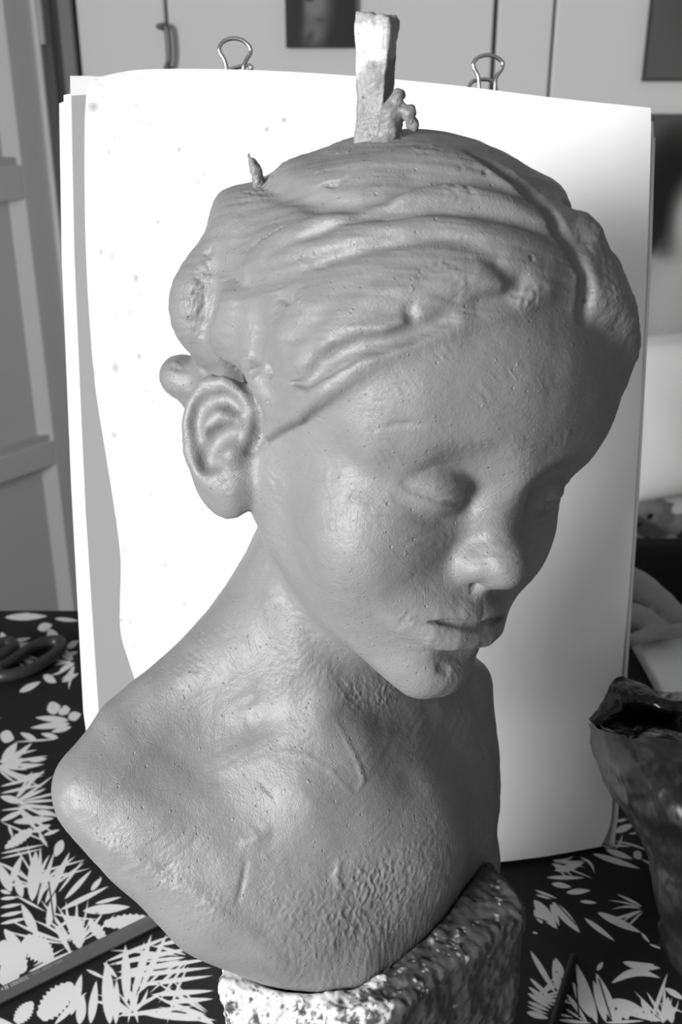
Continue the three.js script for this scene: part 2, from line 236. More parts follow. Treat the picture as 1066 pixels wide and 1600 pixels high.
{
  const bst = (x, y) => boardST(x, y, -0.006), [tlS, tlT] = bst(116, 150), [trS, trT] = bst(1020, 178), [brS] = bst(962, 1290);
  const t = thing('drawing_board', 'rigid drawing board leaning behind the bust that carries the clipped sheets', 'board');
  part('board', slab([[tlS - 0.001, 0.004], [brS - 0.001, 0.004], [trS - 0.003, trT - 0.004], [tlS - 0.001, tlT - 0.008]], -0.011, -0.006), grey(150), t);
  const a = fromBoard(-0.14, 0.34, -0.012), b = V(a.x + 0.02, TABLE_Y + 0.004, a.z - 0.12);
  part('prop_leg', tube([a, a.clone().lerp(b, 0.5), b], 0.006, 12, false, 8), grey(130), t, 'thin prop behind the board');
  const sheet = (name, label, o, w0, v) => tag(part(name, slab(o, w0, w0 + 0.0008), paper(v), scene), label, 'paper', 'sheets behind the front sheet');
  const s = (x, y, w) => boardST(x, y, w);
  const right = (w, dx) => [s(955 + dx, 1316, w), s(962 + dx, 1280, w), s(996 + dx, 760, w), s(1014 + dx, 420, w), s(1020 + dx, 214, w)];
  const bottom = (w) => { const [q] = s(130, 1300, w); return [[q + 0.012, 0.003]]; };
  sheet('paper_sheet', 'white sheet at the back of the stack, its left edge standing out furthest', [[s(93, 162, -0.0055)[0], s(93, 162, -0.0055)[1]], s(97, 400, -0.0055), s(112, 760, -0.0055), s(131, 1112, -0.0055), ...bottom(-0.0055), ...right(-0.0055, 3), s(1022, 216, -0.0055), s(103, 158, -0.0055)], -0.0055, 238);
  sheet('paper_sheet', 'white sheet second from the back, with a stepped top left corner', [s(100, 149, -0.0044), s(102, 400, -0.0044), s(117, 760, -0.0044), s(136, 1112, -0.0044), ...bottom(-0.0044), ...right(-0.0044, 1), s(1020, 190, -0.0044), s(110, 147, -0.0044)], -0.0044, 240);
  sheet('paper_sheet', 'pale sheet showing as a small corner above the grey card', [s(110, 119, -0.0033), s(112, 400, -0.0033), ...bottom(-0.0033), ...right(-0.0033, -1), s(1010, 176, -0.0033), s(140, 119, -0.0033)], -0.0033, 205);
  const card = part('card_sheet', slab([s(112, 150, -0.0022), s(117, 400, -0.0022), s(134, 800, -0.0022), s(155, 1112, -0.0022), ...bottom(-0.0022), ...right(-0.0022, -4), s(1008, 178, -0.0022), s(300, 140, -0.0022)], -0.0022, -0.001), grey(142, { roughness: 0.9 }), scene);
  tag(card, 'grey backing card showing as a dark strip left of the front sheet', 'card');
}
{
  // the front sheet: its cut left edge, its soft right edge, a slight belly
  const L = [[150, 120], [138, 134], [134, 160], [133, 300], [138, 450], [150, 600], [164, 690], [180, 790], [190, 870], [190, 985], [203, 1032], [214, 1070], [228, 1140], [240, 1230], [250, 1310], [256, 1365]];
  const R = [[1018, 168], [1018, 190], [1017, 230], [1014, 320], [1010, 430], [1004, 560], [1000, 650], [994, 740], [988, 840], [981, 940], [975, 1010], [969, 1090], [963, 1170], [958, 1240], [954, 1290], [940, 1325]];
  const T = [[240, 107], [380, 108], [600, 121], [820, 146]];
  const rows = L.map((l, k) => {
    const a = boardST(...l, 0.004), b = boardST(...R[k], 0.002), row = [];
    for (let i = 0; i <= 6; i++) {
      const u = i / 6; let s = a[0] + (b[0] - a[0]) * u, t = a[1] + (b[1] - a[1]) * u;
      if (k === 0 && i > 0 && i < 6) { const top = [[205, 109], [345, 107], [520, 115], [700, 131], [870, 152]][i - 1]; [s, t] = boardST(...top, 0.003); }
      if (k > 0 && k < 4 && i > 0 && i < 6) { const top = boardST(...[[205, 109], [345, 107], [520, 115], [700, 131], [870, 152]][i - 1], 0.003); t = Math.min(t, top[1] - 0.004 * k); }
      const curl = k > 11 ? 0.016 * ((k - 11) / 4) ** 2 * Math.max(0, 1 - Math.abs(u - 0.72) / 0.28) : 0;
      const belly = curl + 0.001 + 0.005 * Math.sin(Math.PI * Math.min(1, k / 15)) * (1 - 0.6 * u) + (u === 0 ? 0.001 : 0);
      row.push(fromBoard(s, Math.max(t, 0.002), belly));
    }
    return row;
  });
  const spots = canvas(1024, 1536, (c, W, H) => {
    c.fillStyle = '#fbfbfb'; c.fillRect(0, 0, W, H);
    const r = seeded(5);
    for (let i = 0; i < 260; i++) { const x = Math.pow(r(), 1.8) * W * 0.5, y = r() * H, q = 2 + r() * r() * 16, g = c.createRadialGradient(x, y, 0, x, y, q), k = 0.15 + r() * 0.4; g.addColorStop(0, `rgba(95,95,95,${k})`); g.addColorStop(0.6, `rgba(120,120,120,${k * 0.6})`); g.addColorStop(1, 'rgba(140,140,140,0)'); c.fillStyle = g; c.fillRect(x - q, y - q, 2 * q, 2 * q); }
  });
  const m = part('paper_sheet', patch(rows, 60, 90, 0.0005), new THREE.MeshStandardMaterial({ map: spots, roughness: 0.9 }), scene);
  tag(m, 'large white front sheet with faint grey smudges right behind the bust', 'paper');
}
{
  const steel = new THREE.MeshStandardMaterial({ color: 0xd8d8d8, metalness: 1, roughness: 0.22 }), black = grey(28, { roughness: 0.35 });
  const clip = (label, wire, ring, c) => {
    const t = thing('binder_clip', label, 'clip', [0, 0, 0], null);
    part('wire_handle', tube(wire.map(([x, y], i) => onBoard(x, y, -0.0068 + (i === 0 || i === wire.length - 1 ? 0 : 0.001))), 0.00105, 90, false, 12), steel, t);
    part('wire_handle', tube(ring.map(([x, y]) => onBoard(x, y, -0.024)), 0.00105, 60, false, 12), steel, t);
    const [s, top] = boardST(c[0], c[1], -0.008), prof = new THREE.Shape([[-0.0135, 0.0025], [-0.0045, 0.0025], [-0.0012, -0.004], [0.0, -0.016], [-0.0014, -0.016], [-0.006, -0.001], [-0.012, -0.001], [-0.0158, -0.016], [-0.0172, -0.016], [-0.0165, -0.004]].map(([w, v]) => new THREE.Vector2(w, v)));
    const g = new THREE.ExtrudeGeometry(prof, { depth: 0.018, bevelEnabled: false }), m = new THREE.Matrix4().makeBasis(BN, BV, BU.clone().negate()).setPosition(fromBoard(s + 0.009, top - 0.0035, -0.0022));
    part('clip_body', g.applyMatrix4(m), black, t);
  };
  clip('left of the two wire-handled binder clips on the top edge of the sheets', [[354, 122], [354, 106], [351, 94], [343, 79], [344, 72], [351, 64], [364, 60], [379, 63], [390, 73], [392, 81], [386, 92], [381, 104], [381, 122]], [[352, 112], [362, 108], [376, 104], [391, 103], [393, 108], [384, 114]], [367, 112]);
  clip('right of the two wire-handled binder clips on the top edge of the sheets', [[748, 152], [749, 134], [747, 118], [741, 106], [740, 99], [746, 91], [762, 86], [778, 91], [786, 99], [784, 108], [776, 120], [774, 134], [774, 156]], [[733, 136], [738, 128], [750, 124.5], [764, 125], [773, 131], [776, 142]], [760, 140]);
}
// ---------- the shapes of the bust: fields of signed distance in mm ----------
const TILT = 22 * Math.PI / 180, CT = Math.cos(TILT), ST = Math.sin(TILT);
// the head's own axes (mm, origin between the ears) and how they stand in the room
const HS = 0.80;
const HEAD_AT = [0.0155, -0.1214, -0.360];            // from the camera, metres
const HEAD_ROT = (() => {
  const [a, b, c] = [32, 5.9, -13.2].map((v) => v * Math.PI / 180);
  const ca = Math.cos(a), sa = Math.sin(a), cb = Math.cos(b), sb = Math.sin(b), cc = Math.cos(c), sc = Math.sin(c);
  const mul = (A, B) => A.map((r) => [0, 1, 2].map((j) => r[0] * B[0][j] + r[1] * B[1][j] + r[2] * B[2][j]));
  return mul(mul([[ca, 0, sa], [0, 1, 0], [-sa, 0, ca]], [[1, 0, 0], [0, cb, -sb], [0, sb, cb]]), [[cc, -sc, 0], [sc, cc, 0], [0, 0, 1]]);
})();
const toHead = (x, y, z) => { const m = HEAD_ROT; return [(m[0][0] * x + m[1][0] * y + m[2][0] * z) / HS, (m[0][1] * x + m[1][1] * y + m[2][1] * z) / HS, (m[0][2] * x + m[1][2] * y + m[2][2] * z) / HS]; };
const fromHead = (x, y, z) => { const m = HEAD_ROT; return [(m[0][0] * x + m[0][1] * y + m[0][2] * z) * HS, (m[1][0] * x + m[1][1] * y + m[1][2] * z) * HS, (m[2][0] * x + m[2][1] * y + m[2][2] * z) * HS]; };
const smin = (a, b, k) => { const h = Math.max(k - Math.abs(a - b), 0) / k; return Math.min(a, b) - h * h * k * 0.25; };
const smax = (a, b, k) => -smin(-a, -b, k);
const ell = (x, y, z, cx, cy, cz, rx, ry, rz) => {
  x -= cx; y -= cy; z -= cz;
  const a = x / rx, b = y / ry, c = z / rz, k0 = Math.sqrt(a * a + b * b + c * c);
  const e = x / (rx * rx), f = y / (ry * ry), g = z / (rz * rz), k1 = Math.sqrt(e * e + f * f + g * g);
  return k1 < 1e-9 ? -Math.min(rx, ry, rz) : k0 * (k0 - 1) / k1;
};
const sph = (x, y, z, cx, cy, cz, r) => Math.sqrt((x - cx) ** 2 + (y - cy) ** 2 + (z - cz) ** 2) - r;
const cap = (x, y, z, ax, ay, az, bx, by, bz, ra, rb) => {
  const px = x - ax, py = y - ay, pz = z - az, dx = bx - ax, dy = by - ay, dz = bz - az;
  let t = (px * dx + py * dy + pz * dz) / (dx * dx + dy * dy + dz * dz); t = t < 0 ? 0 : t > 1 ? 1 : t;
  const ex = px - dx * t, ey = py - dy * t, ez = pz - dz * t;
  return Math.sqrt(ex * ex + ey * ey + ez * ez) - (ra + (rb - ra) * t);
};
// a chain of points [x, y, z, r]
const chain = (x, y, z, pts, far = 60) => {
  const q = pts[pts.length >> 1];
  const d0 = Math.sqrt((x - q[0]) ** 2 + (y - q[1]) ** 2 + (z - q[2]) ** 2);
  if (d0 > far + (pts.reach ??= Math.max(...pts.map((p) => Math.hypot(p[0] - q[0], p[1] - q[1], p[2] - q[2]) + p[3])))) return d0 - pts.reach;
  let m = 1e9;
  for (let i = 0; i + 1 < pts.length; i++) { const a = pts[i], b = pts[i + 1]; const d = cap(x, y, z, a[0], a[1], a[2], b[0], b[1], b[2], a[3], b[3]); if (d < m) m = d; }
  return m;
};
const LIP_UP = [[2, -36, 93.2, 3.6], [8, -36.2, 92.2, 3.6], [17, -38, 87.6, 3.2], [25, -41, 80.5, 2.6], [31, -43, 74, 2]], LIP_LOW = [[0, -48.3, 91.4, 7.2], [8, -48.3, 90.6, 7.2], [17, -48, 86.6, 6.6], [25, -47, 80, 5.2], [31, -45.5, 73, 3]], LIP_LINE = [[0, -41.8, 96, 1], [8, -40.8, 94.5, 1], [17, -41.2, 90, 1], [30, -44, 81.5, 1]];
function face(x, y, z) {
  const ax = Math.abs(x);
  let d = ell(x, y, z, 0, 52, 0, 77, 82, 96);
  d = smin(d, ell(x, y, z, 0, 56, 40, 70, 52, 60), 20);
  d = smin(d, ell(ax, y, z, 44, 50, 50, 27, 30, 27), 20);
  d = smin(d, ell(x, y, z, 0, -4, 30, 64, 68, 54), 20);
  d = smin(d, ell(x, y, z, 0, -45, 42, 44, 38, 45), 20);
  d = smin(d, ell(ax, y, z, 37, -16, 55, 25, 27, 25), 22);
  d = smin(d, ell(x, y, z, 0, -71, 74.5, 19, 13.5, 16), 18);
  d = smin(d, cap(ax, y, z, 47, -36, 12, 4, -77, 75, 15, 9), 16);
  d = smin(d, ell(ax, y, z, 51, -6, -2, 21, 32, 26), 12);
  // brow, sockets, lids
  d = smax(d, -ell(ax, y, z, 29, 19, 98.5, 20, 17, 19), 12);
  d = smin(d, cap(ax, y, z, 14, 32, 77, 53, 33, 63, 7, 8), 13);
  d = smin(d, ell(ax, y, z, 28.5, 15, 71.5, 17.5, 14, 15.5), 3.5);
  // nose
  d = smin(d, cap(x, y, z, 0, 25, 74.5, 0, -6, 89, 9.5, 10.5), 10);
  d = smin(d, sph(x, y, z, 0, -11, 98.5, 9.8), 10);
  d = smin(d, ell(ax, y, z, 9.8, -15, 87, 5.6, 6.3, 10), 7);
  d = smin(d, cap(x, y, z, 0, -19, 95, 0, -24, 88, 4, 3.5), 5);
  d = smax(d, -ell(ax, y, z, 5.8, -25.5, 92, 2.4, 4, 4.6), 3);
  // mouth
  d = smin(d, ell(x, y, z, 0, -40, 70, 31, 19, 20.8), 14);
  d = smin(d, chain(ax, y, z, LIP_UP, 20), 6);
  d = smin(d, chain(ax, y, z, LIP_LOW, 20), 6);
  const lip = chain(ax, y, z, LIP_LINE, 20);
  if (lip < 9) d += 2.0 * step(33, 20, ax) * Math.exp(-((lip + 1) ** 2) / 3.2) + 0.5 * Math.exp(-((lip + 1) ** 2) / 9);
  d = smax(d, -ell(x, y, z, 0, -60.5, 98, 18, 4.5, 9.5), 6);
  d = smax(d, -cap(x, y, z, 0, -27, 100.5, 0, -33.5, 101, 2.4, 2.4), 6);
  return d;
}
// the ear lies in a plane that stands out from the head
const EO = [-75, -4, -6], EA = 38 * Math.PI / 180;
const toEar = (x, y, z) => { x -= EO[0]; y -= EO[1]; z -= EO[2]; const u = -(z * Math.cos(EA) + x * Math.sin(EA)), w = -x * Math.cos(EA) + z * Math.sin(EA); return [u, y, w]; };
function ear(x, y, z) {
  const [u, v, w] = toEar(x, y, z);
  let d = ell(u - v * 0.15, v, w, 7.5, 0, 0, 19.5, 33, 6.5);
  return d;
}
// hairline: elevation (degrees) over the azimuth from straight ahead, seen from a point inside the skull
const BUN = [-64, 3, -97];
const LINE = [[0, 32], [17, 30.5], [27, 25.5], [39, 18], [45, 13], [50, 7], [56, 0], [64, -9], [71, -15], [82, -24], [91, -22], [98, -8], [112, -6], [122, -24], [150, -34], [180, -36]];
function hairF(x, y, z, f) {
  let d = smin(f - 4, ell(x, y, z, 0, 66, -6, 84, 85, 103), 8);
  d = smin(d, ell(x, y, z, -22, 58, -58, 60, 62, 50), 20);
  d = smin(d, ell(x, y, z, 27, 86, 40, 41.5, 34, 44), 16);
  const az = Math.abs(Math.atan2(x, z)) * 57.2958, r = Math.hypot(x, z), el = Math.atan2(y - 40, r) * 57.2958;
  let i = 0; while (i < LINE.length - 2 && az > LINE[i + 1][0]) i++;
  const t = (az - LINE[i][0]) / (LINE[i + 1][0] - LINE[i][0]), line = LINE[i][1] + (LINE[i + 1][1] - LINE[i][1]) * t;
  d = smax(d, (line - el) * 1.5, az < 48 ? 14 : 14 - Math.min(8, (az - 48) * .5));
  d = smin(d, ell(x, y, z, -76, 50, -62, 19, 24, 20), 16);
  d = smin(d, cap(x, y, z, -56, 40, -62, -50, -5, -86, 18, 15), 10);
  return smin(d, ell(x, y, z, BUN[0], BUN[1], BUN[2], 12.5, 12, 15), 8);
}
const RELIEF = [
  { w: 7, both: 1, p: [[-3.1, 126.3, 66.6, 1.4], [-20.9, 127, 61.1, 3.9], [-32, 127.6, 53.1, 3.9], [-41.6, 125.9, 46.5, 3.9], [-50.4, 122.9, 39.1, 3.9], [-59.8, 116.4, 32.9, 3.9], [-69.7, 106.3, 24.4, 3.9], [-77.8, 96.4, 6.9, 3.9], [-80.9, 87.2, -16.6, 1.4]] },
  { w: 6, both: 1, p: [[-5.7, 116.2, 77.4, 1], [-24.1, 115.6, 72.9, 3], [-34.3, 115.1, 67.4, 3], [-42.3, 115.3, 60.4, 3], [-52.8, 112.8, 51, 3], [-62.9, 106.6, 41.9, 3], [-74.3, 95.8, 26.7, 3], [-81.2, 85.4, 7.2, 3], [-83, 75.3, -19, 1]] },
  { w: 9, both: 1, p: [[-14.5, 108.9, 82.4, 1], [-29.9, 108.2, 77, 3], [-44.7, 105.4, 68.6, 3], [-59.4, 98.7, 57.9, 3], [-72.1, 86.8, 46.5, 3], [-80.3, 72.1, 32.8, 3], [-82.9, 61, 21.6, 1]] },
  { w: 6, both: 1, p: [[-31.1, 101.2, 81.6, 1.6], [-41.1, 100.4, 76.2, 4.5], [-50.5, 95, 72.6, 4.5], [-61.3, 89.8, 64.7, 4.5], [-69.5, 83.4, 57.7, 4.5], [-76.3, 73.8, 51.9, 4.5], [-80.7, 62.6, 45.2, 4.5], [-81.9, 50.4, 35.5, 4.5], [-80.8, 40.2, 22.4, 1.6]] },
  { w: 5, both: 1, p: [[-14.5, 100.4, 86.3, 1.2], [-27, 93.2, 84.5, 3.3], [-46, 83.4, 80.3, 3.3], [-60.1, 73.5, 74.8, 3.3], [-68.7, 65.4, 69.2, 3.3], [-74.7, 55.3, 62.9, 3.3], [-78.3, 43.4, 52.7, 3.3], [-77.5, 29.5, 32.6, 3.3], [-75.5, 18.9, 14.4, 1.2]] },
  { w: 6, p: [[-80.7, 34.6, -7.3, 1.8], [-80, 32.1, 2.9, 5.3], [-77.3, 25.1, 11.8, 1.8]] },
  { w: 9, p: [[-83.5, 68.1, -25.7, 2.1], [-83.5, 56.4, -26.5, 6], [-82.2, 43.6, -31, 6], [-80.3, 32.8, -37.9, 2.1]] },
  { w: 9, p: [[-81.8, 66.7, 27.7, 1.3], [-82.7, 56.2, 23.6, 3.8], [-82.2, 47.5, 21.4, 1.3]] },
  { w: 9, both: 1, p: [[-12.4, 139.5, 43.4, 1], [-27.7, 139.8, 32.3, 3], [-41.5, 136.5, 21, 3], [-56.4, 127.9, 8.7, 3], [-65.2, 119.6, -9, 3], [-65, 113.7, -40, 1]] },
  { w: 10, p: [[11, 128.2, 63, 3.7], [20.3, 123, 67.7, 10.5], [26.2, 118.3, 71.8, 3.7]] },
  { w: 10, p: [[13.9, 108.5, 83.9, 2.1], [25.4, 103.9, 84.5, 6], [36.4, 96, 84.7, 6], [49.2, 83.7, 80.4, 6], [61.6, 71.4, 74.3, 2.1]] },
  { w: 4.5, both: 1, p: [[-68.7, 107.6, -45.7, -1.6], [-71.8, 108.6, -19.9, -4.5], [-71.2, 109.5, 8.5, -4.5], [-65.6, 112.4, 25.3, -4.5], [-58.3, 118.5, 32.1, -4.5], [-48.7, 126.3, 35.2, -4.5], [-38.3, 131, 40.8, -4.5], [-23.4, 132.9, 50.7, -4.5], [-11.5, 131.9, 57.6, -1.6]] },
  { w: 4, both: 1, p: [[-82.3, 83.6, -6.7, -1.2], [-75.3, 98.6, 17.2, -3.3], [-67.3, 107.7, 29.5, -3.3], [-61.2, 112.3, 36.8, -3.3], [-51.1, 117.7, 46.6, -3.3], [-36, 122.2, 57.5, -3.3], [-22.8, 123.3, 64.8, -3.3], [-9.3, 120.5, 72.5, -1.2]] },
  { w: 4, both: 1, p: [[-83.7, 71, -15.6, -0.7], [-81.2, 82.5, 13.9, -2.1], [-72.6, 94.5, 34.4, -2.1], [-64.1, 101.7, 45.8, -2.1], [-50.7, 109, 58.4, -2.1], [-39.7, 110.5, 68.1, -2.1], [-26.8, 111.1, 75.9, -0.7]] },
  { w: 3, p: [[-22.3, 142, 31.1, -2.6], [-16.8, 140.1, 40, -7.5], [-11.7, 137.8, 47.3, -7.5], [-5.6, 135, 53.9, -7.5], [-4.3, 129.1, 62.8, -7.5], [-1.6, 123.4, 70.1, -7.5], [2, 117.3, 76.6, -7.5], [4.9, 111.8, 81.8, -7.5], [7.1, 104.3, 86.4, -7.5], [8.6, 95.4, 88, -2.6]] },
  { w: 1.8, both: 1, p: [[-69.7, 82.6, 58.3, -1], [-65, 86.1, 63, -3], [-60, 88.9, 67.4, -3], [-54.9, 90.7, 71.8, -3], [-48.8, 90.8, 77.2, -1]] },
  { w: 3.6, both: 1, p: [[-81.1, 43.7, 43.4, -2.4], [-81.3, 52.2, 48.6, -7], [-79.3, 60.6, 55.4, -7], [-75.3, 66.3, 63.1, -7], [-69.7, 69.6, 68.6, -7], [-62.5, 74.7, 73.2, -7], [-50.6, 82.3, 78.6, -2.4]] },
  { w: 1.5, both: 1, p: [[-80.3, 38.1, 24.1, -1.1], [-81.1, 43.7, 43.4, -3.2], [-80.1, 52.4, 55.3, -3.2], [-76.3, 60.2, 62.8, -1.1]] },
  { w: 5, both: 1, p: [[-42, 105, 71.4, -1.2], [-34.6, 105, 77, -3.3], [-27.2, 102, 82.5, -3.3], [-29.8, 95.5, 83.5, -3.3], [-40.9, 89.4, 81.2, -3.3], [-51, 85.2, 77.8, -1.2]] },
  { w: 7, p: [[-84.5, 62.5, -2.3, -1.8], [-84.1, 53.6, 0.5, -5.3], [-82.8, 43.9, 0.3, -1.8]] },
  { w: 7, p: [[-88, 65.5, -46.2, -2.1], [-88, 51.9, -41.8, -6], [-84.4, 33.1, -45.6, -2.1]] },
  { w: 6, p: [[-85.9, 73.6, -51, -1], [-83.7, 67.9, -20.4, -3], [-83, 78.1, 3, -3], [-80.1, 85.7, 15.8, -1]] },
  { w: 5, p: [[-80.4, 64.8, 43.8, -0.9], [-81.5, 57.1, 44.2, -2.5], [-81.7, 48.1, 36.3, -0.9]] },
  { w: 16, p: [[-76.6, 91.9, -55, 7]] },
  { w: 13, p: [[-72.8, 97, -77.3, 8]] },
  { w: 12, p: [[-60.9, 119, -38, 4]] },
  { w: 3.6, p: [[-76.3, 17.1, -3, 1.4], [-79.4, 23.6, -7.7, 4], [-85.8, 25.4, -15.1, 4], [-90.7, 20.3, -24, 4], [-93.1, 10.9, -27.5, 4], [-93.5, -0.4, -27, 4], [-91.7, -11, -22.3, 4], [-88.1, -19, -15, 4], [-82.2, -24.3, -6.9, 1.4]] },
  { w: 3, p: [[-81.4, 16.1, -6.5, -1.9], [-85.3, 18, -11.3, -5.5], [-89.3, 15.3, -16.5, -5.5], [-91.7, 9.9, -20.3, -5.5], [-92.2, 2.9, -20.8, -5.5], [-90.4, -5.7, -17, -1.9]] },
  { w: 4.5, p: [[-81.4, 10.5, -5.3, 0.9], [-86.1, 10.6, -10.7, 2.5], [-88.8, 5, -14, 2.5], [-89.6, -3.4, -15.1, 0.9]] },
  { w: 3.8, p: [[-83, 4.6, -6.3, -4.2], [-86.4, -0.7, -10.2, -12], [-88, -7, -12.6, -12], [-87.2, -12, -11.9, -12], [-84.8, -10.4, -8.2, -4.2]] },
  { w: 5, p: [[-80.6, -5.1, -3.2, 4.5]] },
  { w: 7, p: [[-83.1, -17.9, -6.8, 3], [-77, -18.2, -0.3, 3]] },
  { w: 2.5, p: [[-70.8, 15.4, -62.4, -1.8], [-85.9, 27.9, -19.4, -5], [-80.7, 28.5, -12.6, -5], [-78.2, 26.1, -2.4, -5], [-76.4, 19.3, 3.3, -5], [-72.9, 7.5, 3.1, -5], [-74.3, -0.3, 2.1, -1.8]] },
  { w: 9, p: [[-76.4, -27.2, -1.3, 2.5]] },
  { w: 1.6, both: 1, p: [[-47, 15.6, 76.6, -0.5], [-43.8, 14.2, 79.6, -1.5], [-33.7, 12.7, 86, -1.5], [-23.8, 12, 86.1, -1.5], [-19.8, 15.1, 85, -0.5]] },
  { w: 3.5, both: 1, p: [[-17.6, 16.5, 84.2, -1.5], [-16.6, 10.2, 84.3, -1.5]] },
  { w: 9, p: [[-44.9, -62.8, -15.9, 0.9], [-42.6, -80.4, 11.7, 2.5], [-32.8, -96.8, 27.9, 2.5], [-21, -110.6, 39.8, 0.9]] },
  { w: 14, p: [[-63, -139.6, 2, -1.4], [-49, -132.4, 21.1, -4], [-38.7, -127.4, 33.4, -1.4]] },
  { w: 10, p: [[-15.3, -108.2, 41.7, -1], [5, -116.1, 50.4, -3], [31.1, -119.5, 50.5, -1]] },
  { w: 5.5, p: [[-123.3, -202, -6.8, 0.4], [-114, -205.3, 7.7, 1.2], [-102.1, -203.8, 23.5, 1.2], [-91.3, -209.5, 36.4, 1.2], [-80.1, -208.5, 48.9, 1.2], [-69.5, -214.6, 61.9, 1.2], [-57.7, -219.7, 72.1, 1.2], [-39.8, -237.3, 83.8, 0.4]] },
  { w: 9, p: [[-116.9, -198.4, 3.3, -0.6], [-96.3, -201.6, 28.7, -1.6], [-77.8, -206.8, 50.5, -0.6]] },
  { w: 12, p: [[-44, -138.5, 35, 0.7], [-26.9, -124.1, 43.3, 2], [-17.6, -134.3, 57.3, 0.7]] },
  { w: 14, p: [[10.2, -129, 60.4, -1], [13.1, -142.6, 73.9, -3], [14, -160.2, 86.3, -1]] },
  { w: 16, p: [[-34.7, -159, 60.3, 3]] },
  { w: 1.2, p: [[-23.1, -116.8, 41.1, 0.3], [-19.6, -123, 47.5, 0.9], [-15.6, -130.4, 55.4, 0.9], [-12.3, -137.2, 62.3, 0.9], [-10.8, -143.1, 67.4, 0.9], [-13.5, -146.9, 68.6, 0.3]] },
  { w: 1.2, p: [[-42.3, -141, 39.7, 0.2], [-33.3, -138.3, 48.2, 0.7], [-23.9, -142.1, 59, 0.7], [-16.9, -148.5, 67.7, 0.2]] },
  { w: 1, p: [[-51.2, -156.9, 40.1, -0.2], [-47.2, -159.1, 47.1, -0.7], [-44.2, -164, 53.8, -0.7], [-41.8, -169.9, 60, -0.2]] },
  { w: 1.2, p: [[-63.1, -206.6, 64, -0.3], [-60.9, -196.7, 60.5, -1], [-59.5, -190.1, 57.4, -0.3]] },
  { w: 2.5, p: [[-57.6, -181.3, 52.4, 0.5], [-54, -177.9, 53.4, 1.3], [-50.8, -175.7, 55.1, 0.5]] },
  { w: 1.1, p: [[-83.4, 77.3, -1.7, -0.8], [-82.1, 80.8, 8.4, -2.4], [-80.1, 85.7, 15.8, -2.4], [-77.1, 87.5, 27.8, -0.8]] },
  { w: 1.1, p: [[-81.1, 84.3, -23.9, -0.8], [-79.8, 92.3, -9.5, -2.4], [-78.8, 95.4, -4.3, -2.4], [-76.1, 99.2, 10.7, -0.8]] },
  { w: 1.1, p: [[-67.5, 116.4, -1.1, -0.8], [-65.9, 117.8, 5.8, -2.4], [-62.7, 121.2, 9.1, -0.8]] },
  { w: 3, p: [[-80.1, 36, 17.6, 0.8], [-80.3, 38.9, 38.1, 2.2], [-79.3, 45.6, 53.4, 0.8]] },
  { w: 4.5, both: 1, p: [[-81.7, 54.5, 44.3, 0.9], [-79.4, 63.7, 52.2, 2.5], [-75, 70.2, 60.7, 2.5], [-69.2, 73.7, 68.1, 2.5], [-61, 79.1, 73.3, 0.9]] },
  { w: 1.8, p: [[-78.1, 89, -53.4, -3.5], [-79.2, 87.3, -49.1, -3.5]] },
  { w: 2.2, p: [[-82.4, 41.3, -1.7, -4], [-82.4, 41.6, 2.2, -4]] },
  { w: 2, p: [[-81.7, 40.9, 12.4, -3.5], [-81.2, 39.4, 14.5, -3.5]] },
  { w: 2.2, p: [[-71.7, 16.3, -65.5, -4], [-70.6, 14.8, -64.3, -4]] },
  { w: 1.5, p: [[-90.1, 54.7, -45.6, -0.9], [-89.3, 51.7, -43.9, -2.5], [-89.5, 47.3, -44.8, -0.9]] },
  { w: 1.6, p: [[-83.5, 70.5, 10.6, -0.7], [-82.6, 70.1, 18, -2], [-81.3, 72.6, 25.1, -0.7]] },
  { w: 1.2, p: [[-61.9, 110.3, 38.6, -0.7], [-55.2, 114.4, 45, -2], [-51.3, 116.3, 48.4, -0.7]] },
  { w: 1.2, p: [[-37, 116, 64.3, -0.6], [-31.1, 115.1, 69.5, -1.6], [-27.9, 114.9, 71.7, -0.6]] },
  { w: 2.5, p: [[-62.8, 82.6, 69.9, -1.8], [-62, 79.9, 72.3, -1.8]] },
  { w: 1.4, p: [[-53, 42.9, 83.8, -0.4], [-56.9, 42.3, 80.9, -1.2], [-62, 39.8, 76.2, -0.4]] },
  { w: 2.2, p: [[-7.4, -66.2, 90, -1.4], [-5.1, -66.6, 90.6, -1.4]] },
  { w: 1.3, p: [[-21.8, -179.2, 79, 0.5], [-22.5, -186.8, 81.3, 1.4], [-20, -193.3, 84.5, 0.5]] },
  { w: 1.2, p: [[-22, 142.3, 30.6, -1], [-19.5, 141.4, 35.1, -3], [-18.4, 139.8, 39.9, -3], [-14.3, 139.5, 42.6, -3], [-11.9, 137.5, 47.7, -3], [-8.6, 136.6, 50.4, -3], [-6.4, 134.2, 55, -3], [-6.6, 131.2, 59.6, -3], [-4.1, 128.6, 63.6, -3], [-3.6, 125.6, 67.4, -3], [-1.1, 123.1, 70.5, -3], [-0.5, 119.5, 74.4, -3], [2.7, 116.6, 77.4, -3], [4.3, 112.2, 81.5, -3], [5.7, 108.4, 84.4, -3], [7.5, 103.6, 86.7, -3], [8, 97.7, 87.6, -1]] },
  { w: 2, p: [[-25.7, 140.3, 33, 0.6], [-23.3, 138.6, 39.2, 1.6], [-19, 136.8, 46, 1.6], [-14.5, 134.8, 51.7, 1.6], [-10.8, 132, 57.6, 0.6]] },
  { w: 2.2, p: [[0.9, 113, 80.8, 0.6], [3.1, 109, 84, 1.8], [4.7, 104.7, 86.3, 0.6]] }];
